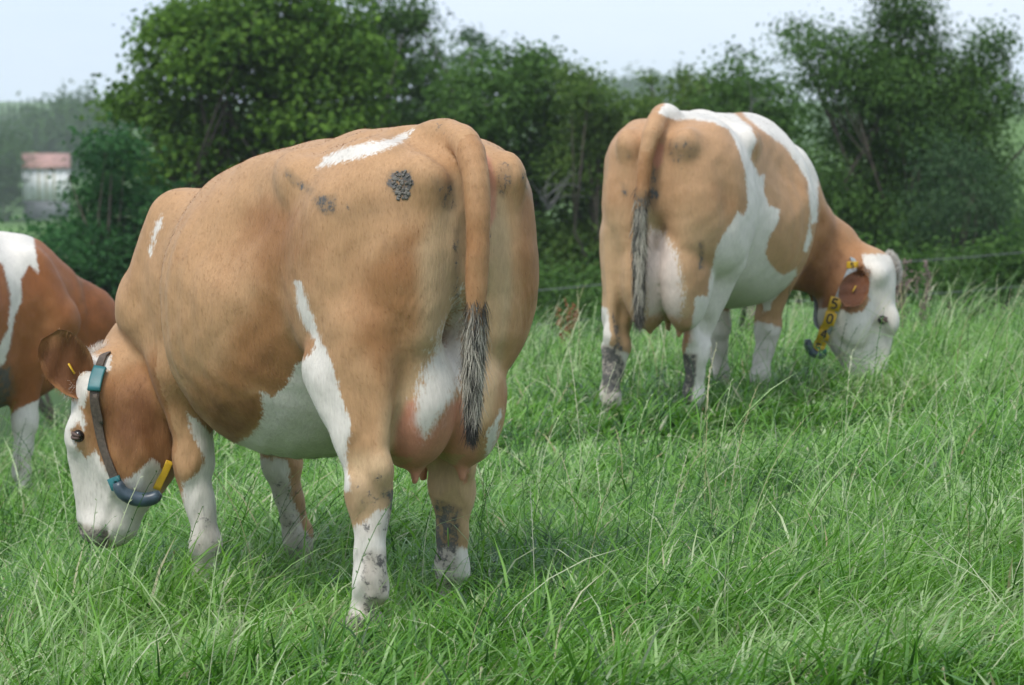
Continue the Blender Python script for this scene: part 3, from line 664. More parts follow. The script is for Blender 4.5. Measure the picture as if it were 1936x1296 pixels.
# ---------------------------------------------------------------- cow coats: markings, mud, hair
from mathutils.bvhtree import BVHTree
EYE = np.array([0.0, 0.0, 1.5]); TP = math.atan(451/6600.0)
def flank_uv(p):
    """picture-like coordinates of points seen from a fixed point beside the herd; used to lay the markings out on the hides"""
    d = p-EYE; dep = d[:, 1]*math.cos(TP)-d[:, 2]*math.sin(TP); up = d[:, 1]*math.sin(TP)+d[:, 2]*math.cos(TP)
    return 968+6600*d[:, 0]/dep, 648-6600*up/dep
def poly_sd(u, v, poly):
    """signed distance to a closed polygon, positive inside"""
    P = np.array(poly, float); d2 = np.full(len(u), 1e9); ins = np.zeros(len(u), bool)
    for (x0, y0), (x1, y1) in zip(P, np.roll(P, -1, 0)):
        ex, ey = x1-x0, y1-y0; wx, wy = u-x0, v-y0; t = np.clip((wx*ex+wy*ey)/(ex*ex+ey*ey+1e-9), 0, 1)
        d2 = np.minimum(d2, (wx-t*ex)**2+(wy-t*ey)**2)
        c = ((y0 <= v) & (v < y1)) | ((y1 <= v) & (v < y0)); s_ = (v-y0)*ex/(ey if abs(ey) > 1e-9 else 1e-9)+x0 > u
        ins ^= c & s_
    return np.where(ins, 1, -1)*np.sqrt(d2)
def cow_mat(name, fawn, rich, deep, white=(0.72, 0.67, 0.59)):
    m, t, b = new_mat(name); L = t.links.new
    tcn = N(t, 'TexCoord')
    def noise(scale, det=3, mapping=None, rough=0.6):
        n = N(t, 'TexNoise'); n.inputs['Scale'].default_value = scale; n.inputs['Detail'].default_value = det; n.inputs['Roughness'].default_value = rough
        if mapping:
            mpn = N(t, 'Mapping'); mpn.inputs['Scale'].default_value = mapping; mpn.inputs['Rotation'].default_value = (0, 0.6, 0); L(tcn.outputs['Object'], mpn.inputs[0]); L(mpn.outputs[0], n.inputs['Vector'])
        else: L(tcn.outputs['Object'], n.inputs['Vector'])
        return n.outputs['Fac']
    def att(k): return N(t, 'Attribute', attribute_name=k).outputs['Fac']
    def math_(op, a, b_, c=None):
        n = N(t, 'Math', operation=op)
        for i, x in enumerate((a, b_, c)):
            if x is None: continue
            if isinstance(x, (int, float)): n.inputs[i].default_value = x
            else: L(x, n.inputs[i])
        return n.outputs[0]
    def ramp(x, a, b_):
        n = N(t, 'MapRange', interpolation_type='SMOOTHSTEP'); L(x, n.inputs['Value']); n.inputs['From Min'].default_value = a; n.inputs['From Max'].default_value = b_; return n.outputs[0]
    def mix(f, a, b_):
        n = N(t, 'MixRGB'); 
        if isinstance(f, float): n.inputs[0].default_value = f
        else: L(f, n.inputs[0])
        for i, x in ((1, a), (2, b_)):
            if isinstance(x, tuple): n.inputs[i].default_value = (*x, 1)
            else: L(x, n.inputs[i])
        return n.outputs[0]
    fine = noise(60, 4, (1, 1, 0.35)); hairn = noise(170, 2, (1, 1, 0.18)); low = noise(3.2, 4); mid = noise(11, 4); mudn = noise(34, 6, None, 0.75); edge = noise(55, 3)
    dk = math_('ADD', att('dark'), math_('MULTIPLY', math_('SUBTRACT', low, 0.47), 1.9))
    dk = math_('ADD', dk, math_('MULTIPLY', math_('SUBTRACT', mid, 0.5), 0.5))
    c = mix(ramp(dk, 0.0, 0.9), fawn, rich); c = mix(ramp(dk, 0.85, 1.8), c, deep)
    c = mix(math_('MULTIPLY', att('pale'), math_('ADD', 0.55, math_('MULTIPLY', mid, 0.6))), c, (0.52, 0.385, 0.225))
    wf = ramp(math_('ADD', math_('ADD', att('white'), math_('MULTIPLY', math_('SUBTRACT', edge, 0.5), 0.5)), math_('MULTIPLY', math_('SUBTRACT', hairn, 0.5), 0.5)), -0.10, 0.14)
    wcol = mix(ramp(low, 0.3, 0.75), tuple(0.88*x for x in white), white)
    c = mix(wf, c, wcol)
    c = mix(att('pink'), c, mix(mid, (0.44, 0.165, 0.10), (0.58, 0.28, 0.18)))
    v = math_('ADD', 0.70, math_('MULTIPLY', math_('ADD', math_('MULTIPLY', fine, 0.5), math_('MULTIPLY', hairn, 0.5)), 0.60))
    hs = N(t, 'HueSaturation'); L(c, hs.inputs['Color']); L(v, hs.inputs['Value']); c = hs.outputs[0]
    stain = math_('MULTIPLY', ramp(math_('ADD', att('dirt'), math_('MULTIPLY', math_('SUBTRACT', mid, 0.5), 0.8)), 0.15, 1.0), 0.55)
    c = mix(stain, c, (0.20, 0.14, 0.08))
    mud = ramp(math_('ADD', att('dirt'), math_('MULTIPLY', math_('SUBTRACT', mudn, 0.5), 3.2)), 0.70, 1.15)
    c = mix(mud, c, mix(edge, (0.05, 0.047, 0.043), (0.17, 0.16, 0.15)))
    L(c, b.inputs['Base Color']); b.inputs['Roughness'].default_value = 0.62; b.inputs['Specular IOR Level'].default_value = 0.22
    b.inputs['Sheen Weight'].default_value = 0.05; b.inputs['Sheen Roughness'].default_value = 0.4
    bp = N(t, 'Bump'); bp.inputs['Strength'].default_value = 0.35; bp.inputs['Distance'].default_value = 0.004
    hh = math_('ADD', math_('ADD', math_('MULTIPLY', fine, 0.8), hairn), math_('MULTIPLY', mud, 0.8)); L(hh, bp.inputs['Height']); L(bp.outputs[0], b.inputs['Normal'])
    return m
KEYS = ('white', 'dark', 'pale', 'pink', 'dirt')
def paint(P, v, M):
    """per-vertex markings from outline tables"""
    w = v@np.array(M.to_3x3()).T+np.array(M.translation); u, y = flank_uv(w); A = {k: np.zeros(len(v)) for k in KEYS}
    A['white'][:] = -1; A['dark'][:] = P.get('dark0', 0.0)
    for row in P['marks']:
        kind, poly, soft, amt = row[:4]; cond = row[4] if len(row) > 4 else None
        s = poly_sd(u, y, poly)
        if kind == 'white':
            a = np.clip(s/(FPX/P['dist']*0.05*(1+soft)), -1, 1)
            if cond is not None: a = np.where(cond(v), a, -1)
            A['white'] = np.maximum(A['white'], a)
        elif kind == 'notwhite':
            a = np.clip(-s/(FPX/P['dist']*0.05), -1, 1)
            A['white'] = np.where(cond(v) if cond is not None else True, np.minimum(A['white'], a), A['white'])
        else:
            a = smoothstep(-soft, soft, s)*(amt*1.22 if kind == 'dirt' else amt)
            if cond is not None: a = a*cond(v)
            A[kind] = np.maximum(A[kind], a) if amt > 0 else A[kind]+a
    return A
def hair_mesh(name, parent, mat, root, nrm, dirn, length, width, attrs, curl=0.0, segs=1, g=None, lift=0.35, custom=True):
    """flat tapering hairs"""
    n = len(root); g = g or np.random.default_rng(5)
    d = dirn+nrm*np.asarray(lift).reshape(-1, 1)+g.normal(size=(n, 3))*0.16; d /= np.linalg.norm(d, axis=1)[:, None]
    side = np.cross(d, nrm)+g.normal(size=(n, 3))*0.15; side /= np.linalg.norm(side, axis=1)[:, None]+1e-9
    L = np.asarray(length).reshape(-1, 1)*np.ones((n, 1)); W = np.asarray(width).reshape(-1, 1)*np.ones((n, 1))
    rows = []; P = root-nrm*0.001; ph = g.uniform(0, 6.28, (n, 1))
    for k in range(segs+1):
        u = k/segs
        if k == segs: rows.append(P)
        else: rows += [P-side*W*0.5*(1-0.5*u), P+side*W*0.5*(1-0.5*u)]
        dd = d+curl*(np.sin(ph+u*5)*side+np.cos(ph*1.7+u*4)*nrm); P = P+dd/np.linalg.norm(dd, axis=1)[:, None]*L/segs
    V = np.stack(rows, 1).reshape(-1, 3); m = 2*segs+1; base = (np.arange(n)*m)[:, None]
    F = [tuple(r) for r in (base+np.array([m-3, m-2, m-1])).tolist()]
    for k in range(segs-1): F += [tuple(r) for r in (base+np.array([2*k, 2*k+1, 2*k+3, 2*k+2])).tolist()]
    if segs == 1: F = base+np.array([0, 1, 2])
    o = mesh_obj(name, V, F, mat, parent, True, {k: np.repeat(a, m) for k, a in attrs.items()})
    if custom: o.data.normals_split_custom_set_from_vertices(np.repeat(nrm, m, 0).tolist())
    o['kind'] = 'stuff'
    return o
def build_cow(P, label, mat, h, ncoat):
    root = empty('cow', P['loc'], R_(P['rz'])); tag(root, label, 'cow')
    M = Matrix.Translation(P['loc'])@Matrix.Rotation(R_(P['rz']), 4, 'Z')
    Fd = cow_field(P, h); v, q = Fd.mesh(); v = smooth_mesh(v, q, 2)
    # slow swell of muscle and skin
    tmp = bpy.data.meshes.new('t'); tmp.from_pydata(v.tolist(), [], q.tolist()); nr = np.empty(len(v)*3, np.float32); tmp.vertex_normals.foreach_get('vector', nr); nr = nr.reshape(-1, 3).astype(float)
    x, y, z = v.T
    disp = 0.0030*np.sin(x*17+z*9+np.sin(y*14)*1.5)*np.sin(z*13-x*5)+0.0016*np.sin(x*41+np.sin(z*23)*1.4)*np.sin(z*37+y*20)
    disp = disp+0.0022*np.sin(x*2*math.pi/0.085+2.0*z)*smoothstep(0.70, 0.85, x)*smoothstep(1.30, 1.15, x)*smoothstep(0.55, 0.75, z)*smoothstep(1.25, 1.05, z)
    disp = disp*smoothstep(0.35, 0.6, z)+(0.0022*np.sin(z*55+np.sin(y*50+x*40)*2)+0.003*np.sin(z*24+x*30)*np.sin(y*45+1.3))*smoothstep(0.55, 0.35, z)*(x < 1.6)
    for (c0, c1, nd, wl, amp, rad) in P.get('wrinkles', []):        # skin folds: between two points, across a direction
        c0 = np.array(c0); c1 = np.array(c1); dl = c1-c0; tt = np.clip(((v-c0)@dl)/(dl@dl), 0, 1); dist = np.linalg.norm(v-c0-tt[:, None]*dl, axis=1)
        disp = disp+amp*np.sin((v@unit(nd))*2*math.pi/wl+1.5*np.sin(z*11))*smoothstep(rad, rad*0.3, dist)
    v = v+nr*disp[:, None]
    a, n_, sd, L, hat = head_frame(P)
    nb = len(v); bvh = BVHTree.FromPolygons([tuple(p) for p in v], q.tolist())
    parts = [(v, q)]; rims = []
    for e in P['ears']:
        ev, eq, er = ear_mesh(hat(*e['base']), hat(*e['tip']), a*e['face'][0]+n_*e['face'][1]+sd*e['face'][2], e['w']); parts.append((ev, eq)); rims.append(er)
    V = np.concatenate([p[0] for p in parts]); o = np.cumsum([0]+[len(p[0]) for p in parts[:-1]]); Q = np.concatenate([p[1]+k for p, k in zip(parts, o)])
    A = paint(P, V, M)
    for k in range(nb, len(V)): pass
    A['white'][nb:] = -1; A['dark'][nb:] = P.get('eardark', 2.4)-1.3*np.concatenate(rims); A['dirt'][nb:] = 0; A['pink'][nb:] = 0; A['pale'][nb:] = 0
    A['dirt'][:nb] = np.maximum(A['dirt'][:nb], 1.1*smoothstep(0.10, 0.03, v[:, 2]-np.where(v[:, 0] > 0.8, P['foreL'][3][2], P['hindL'][2][2]))*(np.linalg.norm(v-hat(0.4, -0.1, 0), axis=1) > 0.3))
    # tail
    tz = P['tailtone']; tl = np.array(P['tail']); seg = np.full(nb, 9.0)
    for p0, p1 in zip(tl[2:], tl[3:]):
        dl = p1-p0; tt = np.clip(((v-p0)@dl)/(dl@dl), 0, 1); seg = np.minimum(seg, np.linalg.norm(v-p0-tt[:, None]*dl, axis=1))
    ist = (seg < P['tailr'][3]*1.15) & (v[:, 0] < -0.045)
    A['white'][:nb][ist] = -1; A['pale'][:nb][ist] = 0; A['dark'][:nb][ist] = 0.55; A['pink'][:nb][ist] = 0
    A['dirt'][:nb][ist] = smoothstep(tz+0.06, tz-0.05, v[ist, 2])*0.85; A['white'][:nb][ist & (v[:, 2] < tz-0.08)] = 0.4
    body = mesh_obj('body', V, Q, mat, root, True, A); body.data.materials[0] = mat
    nr = np.empty(len(V)*3, np.float32); body.data.vertex_normals.foreach_get('vector', nr); nr = nr.reshape(-1, 3).astype(float)
    # short coat
    g = np.random.default_rng(17); p4 = V[Q]; ar = np.linalg.norm(np.cross(p4[:, 2]-p4[:, 0], p4[:, 3]-p4[:, 1]), axis=1)
    if ncoat:
        fi = g.choice(len(Q), ncoat, p=ar/ar.sum()); s, t_ = g.random((2, ncoat, 1)); wq = [(1-s)*(1-t_), s*(1-t_), s*t_, (1-s)*t_]
        rt = sum(p4[fi, i]*wq[i] for i in range(4)); rn = sum(nr[Q[fi, i]]*wq[i] for i in range(4)); rn /= np.linalg.norm(rn, axis=1)[:, None]
        at_ = {k: sum(A[k][Q[fi, i]]*wq[i][:, 0] for i in range(4)) for k in KEYS}
        ishead = np.linalg.norm(rt-hat(0.2, -0.1, 0), axis=1) < 0.42; isear = fi >= len(q)
        dr = np.array([-0.55, 0.0, -0.75])+np.stack([0.35*np.sin(rt[:, 2]*6+rt[:, 0]*3), 0*rt[:, 0], 0.3*np.sin(rt[:, 0]*7)], 1); dr = np.where(ishead[:, None], a, dr)
        dr = dr-rn*(dr*rn).sum(1)[:, None]; dr /= np.linalg.norm(dr, axis=1)[:, None]+1e-6
        ln = np.where(isear, 0.022, 0.013)*g.uniform(0.6, 1.3, ncoat); ln = np.where((rt[:, 2] < 0.62) & (rt[:, 0] > 0.6) & (rt[:, 0] < 1.4) & ~ishead & (np.abs(rt[:, 1]) < 0.4), ln*1.8, ln)
        udd = at_['pink'] > 0.3; keep = ~(udd & (g.random(ncoat) < 0.85)); at_['dark'] = at_['dark']+g.normal(0, 0.45, ncoat)
        hair_mesh('coat_hair', root, mat, rt[keep], rn[keep], dr[keep], ln[keep], np.where(isear, 0.0014, 0.0015)[keep]*(P['dist']/10), {k: x_[keep] for k, x_ in at_.items()}, g=g, lift=np.where(isear, 0.9, 0.10)[keep])
    # tail switch
    sm = M_SWITCH; k0 = P['switch']; m = k0['n']; tv = g.random(m)**0.8; zs = tz+0.05-(tz-k0['end'])*tv
    cx = np.interp(-zs, -tl[3:, 2], tl[3:, 0]); cy = np.interp(-zs, -tl[3:, 2], tl[3:, 1]); an = g.random(m)*2*math.pi; rr = np.interp(-zs, -tl[3:, 2], np.array(P['tailr'])[3:])*0.8
    swell = k0['w']*1.2*np.sin(np.clip(tv, 0, 1)*math.pi*0.88)**1.6
    rn = np.stack([np.cos(an), np.sin(an), 0*an], 1); rt = np.stack([cx, cy, zs], 1)+rn*(rr+swell*g.random(m)**0.5)[:, None]
    dr = np.tile(np.array([0.0, 0.0, -1.0]), (m, 1))-rn*0.18*tv[:, None]+g.normal(size=(m, 3))*0.05
    clump = 0.5+0.5*np.sin(an*3+zs*23+2*np.sin(zs*31)); tone = np.clip(0.22+0.75*np.sin(math.pi*np.clip((tv-0.06)/0.88, 0, 1))**0.6*(clump > 0.28)+g.normal(0, 0.22, m), 0, 1)
    tone = np.where(tv > 0.9, tone*0.3, tone) if k0.get('tip', True) else tone
    hair_mesh('tail_switch', root, sm, rt, rn, dr, np.full(m, 0.075)*g.uniform(0.5, 1.3, m), np.full(m, 0.0022)*(P['dist']/12), {'tone': tone}, curl=0.16, segs=3, g=g, lift=0.06)
    # tufts: poll, ear fringe
    for (c, r, num, ln, wh, dkk, dv) in P['tufts']:
        pc = hat(*c); dd = g.normal(size=(num, 3)); dd /= np.linalg.norm(dd, axis=1)[:, None]; org = pc+dd*r*g.random((num, 1))**0.4
        rt = []; rn = []
        for p_, d_ in zip(org, dd):
            hit = bvh.find_nearest(Vector(p_)); rt.append(hit[0]); rn.append(hit[1])
        rt = np.array(rt); rn = np.array(rn)
        rn = rn+np.array([0, 0, 1.2]); rn /= np.linalg.norm(rn, axis=1)[:, None]
        dv3 = a*dv[0]+n_*dv[1]+sd*dv[2]
        hair_mesh('hair_tuft', root, M_TUFT if wh > 0 else mat, rt, rn, np.tile(dv3, (num, 1))+dd*0.5, ln*g.uniform(0.5, 1.3, num), np.full(num, 0.0020)*(P['dist']/12), {'white': np.full(num, wh), 'dark': np.full(num, dkk)+g.normal(0, 0.3, num), 'pale': np.zeros(num), 'pink': np.zeros(num), 'dirt': np.zeros(num)}, curl=0.6, segs=3, g=g, lift=0.8)
    # eyes
    for s_ in (1, -1):
        ec = hat(P['eye'][0] if 'eye' in P else 0.187, (P['eye'][1] if 'eye' in P else -0.06)-0.004, s_*0.100); r = 0.020*L
        bm = bmesh.new(); bmesh.ops.create_uvsphere(bm, u_segments=20, v_segments=12, radius=r); me = bpy.data.meshes.new('eye'); bm.to_mesh(me); bm.free(); me.shade_smooth(); me.materials.append(M_EYE)
        eo = bpy.data.objects.new('eye', me); eo.location = ec; link(eo, root)
        out = unit(sd*s_*0.85+n_*0.45)
        lids = []
        for up_, sg in ((-0.55, 1), (0.5, 1)):       # upper and lower lid rims
            pts = []
            for k in range(13):
                t = (k/12-0.5)*math.pi*0.95; dirv = out*math.cos(t)*0.93+unit(n_*0.6-a*0.1-sd*s_*0.5)*math.sin(t)*0.9+a*up_*(math.cos(t)**0.7 if math.cos(t) > 0 else 0)*0.62
                pts.append(ec+unit(dirv)*r*1.02)
            lids.append(tube(pts, [0.003*L]+[0.0055*L]*11+[0.003*L], 7))
        lv, lf = join(lids); mesh_obj('eyelid', lv, lf, M_LID, root)
    P['_'] = (root, M, bvh, hat, (a, n_, sd, L)); return root
M_SWITCH, _t, _b = new_mat('tail_switch_hair'); _a = N(_t, 'Attribute', attribute_name='tone'); _r = N(_t, 'ValToRGB')
_r.color_ramp.elements[0].color = (0.022, 0.018, 0.014, 1); _r.color_ramp.elements[1].color = (0.50, 0.45, 0.36, 1); _r.color_ramp.elements[0].position = 0.18; _r.color_ramp.elements[1].position = 0.85
_t.links.new(_a.outputs['Fac'], _r.inputs[0]); _t.links.new(_r.outputs[0], _b.inputs['Base Color']); _b.inputs['Roughness'].default_value = 0.55
M_TUFT, _t, _b = new_mat('white_curly_hair'); _tr = N(_t, 'BsdfTranslucent'); _tr.inputs[0].default_value = (0.8, 0.76, 0.68, 1); _ms = N(_t, 'MixShader'); _ms.inputs[0].default_value = 0.4
_b.inputs['Base Color'].default_value = (0.80, 0.76, 0.68, 1); _b.inputs['Roughness'].default_value = 0.7; _t.links.new(_b.outputs[0], _ms.inputs[1]); _t.links.new(_tr.outputs[0], _ms.inputs[2]); _t.links.new(_ms.outputs[0], _t.nodes['Material Output'].inputs[0])
M_EYE = plain('dark_eye', (0.012, 0.009, 0.008), 0.08, 0.1, 5, 0.0); M_LID = plain('dark_eyelid', (0.10, 0.06, 0.045), 0.6, 0.2, 60)
def hx(v): return v[:, 0] > 1.56
def legs(v): return v[:, 0] < 1.6
def Z4(pts): return [(1080+x*0.5093, 180+y*0.5093) for x, y in pts]
body_back = lambda v: v[:, 0] < 0.75
COW1.update(loc=(-0.13, 9.85, 0.0), rz=121.6, dist=10.2, tailtone=0.92, switch=dict(n=4600, end=0.56, w=0.010), marks=[
  ('white', [(600, 318), (612, 298), (650, 280), (690, 270), (735, 264), (768, 250), (786, 244), (762, 268), (720, 288), (672, 302), (628, 311)], 0, 1),
  ('white', [(556, 532), (568, 530), (578, 560), (590, 592), (602, 628), (612, 655), (592, 642), (572, 612), (561, 580)], 0, 1),
  ('white', [(600, 640), (588, 668), (560, 690), (545, 722), (515, 752), (492, 740), (497, 775), (490, 805), (470, 825), (440, 842), (414, 826), (430, 900), (650, 900), (664, 800), (650, 760), (632, 700), (617, 660)], 0, 1, lambda v: v[:, 2] > 0.40),
  ('white', [(346, 912), (372, 895), (386, 872), (376, 845), (360, 815), (352, 780), (375, 795), (405, 825), (450, 845), (450, 1250), (330, 1250)], 0, 1, lambda v: (v[:, 0] > 1.15) & (v[:, 0] < 1.62)),
  ('white', [(640, 975), (665, 1000), (690, 985), (712, 965), (760, 955), (760, 1240), (620, 1240)], 0, 1, lambda v: (v[:, 0] < 0.6) & (v[:, 1] > 0.1)),
  ('white', [(636, 750), (662, 798), (655, 860), (664, 930), (640, 930), (636, 820)], 0, 1, lambda v: (v[:, 0] < 0.7) & (v[:, 1] > 0.1)),
  ('white', [(800, 1050), (840, 1030), (900, 1040), (900, 1170), (790, 1170)], 0, 1, lambda v: (v[:, 0] < 0.6) & (v[:, 1] < 0.0)),
  ('white', [(470, 865), (545, 868), (550, 935), (575, 1000), (640, 1060), (660, 1250), (450, 1250)], 0, 1, lambda v: (v[:, 0] > 1.2) & (v[:, 0] < 1.75) & (v[:, 1] < 0)),
  ('white', [(920, 820), (950, 770), (940, 830), (918, 880)], 0, 1),
  ('white', [(100, 760), (150, 762), (163, 800), (158, 815), (148, 800), (134, 812), (148, 850), (165, 866), (180, 850), (205, 895), (235, 908), (262, 892), (290, 865), (305, 880), (300, 930), (290, 1060), (100, 1060)], 0, 1, lambda v: (v[:, 0] > 1.36) & (v[:, 1] > 0.05)),
  ('white', [(158, 705), (168, 670), (212, 672), (208, 700), (186, 716), (170, 735), (160, 770), (120, 770), (120, 720)], 0, 1, lambda v: (v[:, 0] > 1.36) & (v[:, 1] > 0.05)),
  ('white', [(281, 478), (290, 430), (305, 405), (308, 420), (297, 448), (285, 484)], 0, 1),
  ('white', [(872, 540), (884, 700), (850, 775), (800, 840), (778, 800), (784, 745), (800, 700), (840, 620)], 2.2, 1, lambda v: v[:, 0] < 0.35),
  ('pink', [(752, 800), (770, 760), (786, 758), (786, 800), (805, 832), (850, 765), (885, 745), (905, 870), (900, 945), (735, 945), (740, 870)], 9, 0.85, lambda v: (v[:, 2] < 0.80) & (np.abs(v[:, 1]) < 0.215) & (v[:, 0] > -0.03) & (v[:, 0] < 0.62) & ((v[:, 2] > 0.50) | ((np.abs(np.abs(v[:, 1])-0.085) < 0.04) & (v[:, 2] > 0.38) & ((v[:, 0] < 0.21) | (v[:, 0] > 0.36))))),
  ('pink', [(912, 285), (926, 300), (940, 350), (936, 410), (922, 440), (912, 400)], 4, 0.8, lambda v: v[:, 1] < 0.0),
  ('dark', [(480, 400), (560, 400), (570, 480), (540, 560), (560, 640), (600, 660), (540, 730), (480, 740), (440, 830), (380, 790), (350, 740), (420, 720), (470, 640), (500, 560)], 60, 1.05),
  ('dark', [(375, 765), (430, 752), (490, 745), (497, 790), (440, 838), (400, 805)], 16, 1.35, lambda v: v[:, 0] < 1.45),
  ('dark', [(700, 500), (790, 450), (780, 620), (720, 720), (650, 650)], 50, 0.85),
  ('dark', [(978, 330), (1040, 380), (1020, 560), (960, 800), (950, 760), (985, 600), (985, 420)], 14, 0.8),
  ('dark', [(190, 720), (300, 680), (330, 900), (220, 920), (160, 780)], 45, 1.25, lambda v: (v[:, 0] > 1.36) & (v[:, 1] > 0.05)),
  ('pale', [(790, 470), (865, 330), (872, 560), (845, 640), (800, 700), (765, 790), (750, 880), (715, 880), (730, 780), (790, 690), (800, 600)], 22, 0.75),
  ('pale', [(905, 330), (955, 370), (966, 450), (968, 560), (950, 680), (930, 790), (890, 830), (900, 600)], 10, 0.85),
  ('pale', [(655, 860), (750, 850), (752, 960), (740, 1000), (660, 990)], 20, 0.7, lambda v: v[:, 1] > 0.1),
  ('pale', [(810, 870), (920, 870), (910, 1000), (880, 1040), (820, 1000)], 20, 0.6, lambda v: v[:, 1] < 0.0),
  ('dirt', [(738, 322), (775, 320), (785, 350), (772, 382), (745, 372), (728, 345)], 10, 0.85),
  ('dirt', [(700, 320), (790, 310), (800, 400), (770, 430), (730, 400)], 25, 0.35),
  ('dirt', [(590, 372), (640, 362), (636, 405), (612, 410), (596, 395)], 8, 0.72),
  ('dirt', [(538, 312), (560, 330), (598, 358), (590, 372), (552, 352), (536, 330)], 8, 0.62),
  ('dirt', [(812, 330), (860, 340), (868, 400), (840, 400), (820, 370)], 12, 0.62),
  ('dirt', [(940, 300), (972, 310), (968, 350), (950, 385), (938, 360)], 8, 0.62),
  ('dirt', [(980, 310), (1006, 330), (1012, 380), (1000, 380), (985, 350)], 8, 0.55),
  ('dirt', [(775, 225), (850, 215), (850, 250), (800, 260)], 12, 0.42), ('dirt', [(730, 245), (790, 250), (760, 300), (700, 300)], 15, 0.36),
  ('dirt', [(855, 430), (872, 430), (872, 600), (850, 600)], 8, 0.55), ('dirt', [(912, 420), (930, 440), (925, 560), (912, 560)], 8, 0.55),
  ('dirt', [(728, 930), (756, 920), (752, 1010), (735, 1020)], 6, 0.85), ('dirt', [(680, 1040), (745, 1030), (735, 1200), (680, 1190)], 16, 0.62), ('dirt', [(655, 900), (750, 900), (745, 1030), (660, 1030)], 30, 0.45),
  ('dirt', [(820, 940), (850, 950), (875, 960), (868, 1040), (840, 1080), (815, 1060)], 8, 0.78), ('dirt', [(640, 930), (720, 880), (740, 960), (660, 1000)], 20, 0.42),
  ('dirt', [(810, 1050), (870, 1050), (865, 1170), (810, 1170)], 10, 0.55), ('dirt', [(480, 900), (640, 900), (640, 1100), (500, 1100)], 30, 0.5), ('dirt', [(350, 950), (430, 950), (430, 1100), (350, 1100)], 30, 0.4), ('dirt', [(690, 440), (720, 430), (800, 470), (790, 500), (720, 480)], 20, 0.30), ('dirt', [(560, 340), (640, 380), (740, 360), (730, 420), (600, 430)], 22, 0.34),
  ('dirt', [(140, 985), (200, 1000), (240, 1060), (120, 1060)], 10, 0.75, lambda v: (v[:, 0] > 1.36) & (v[:, 1] > 0.05)),
  ('dirt', [(680, 240), (690, 240), (690, 250), (680, 250)], 8, 0.3)],
  wrinkles=[((0.02, 0.16, 0.95), (0.22, 0.20, 0.66), (0.3, 0.5, 0.35), 0.024, 0.0022, 0.08), ((1.62, 0.28, 0.78), (1.60, 0.22, 0.45), (0.2, 0.9, 0.5), 0.06, 0.0022, 0.15), ((0.02, -0.16, 0.95), (0.22, -0.17, 0.66), (0.3, -0.5, 0.35), 0.028, 0.0016, 0.10)],
  tufts=[((0.0, -0.03, 0.0), 0.07, 700, 0.03, 1.0, 0.0, (-0.6, 0.3, 0.0)), ((0.045, -0.02, 0.075), 0.03, 260, 0.045, 1.0, 0.0, (0.8, 0.2, 0.4))])
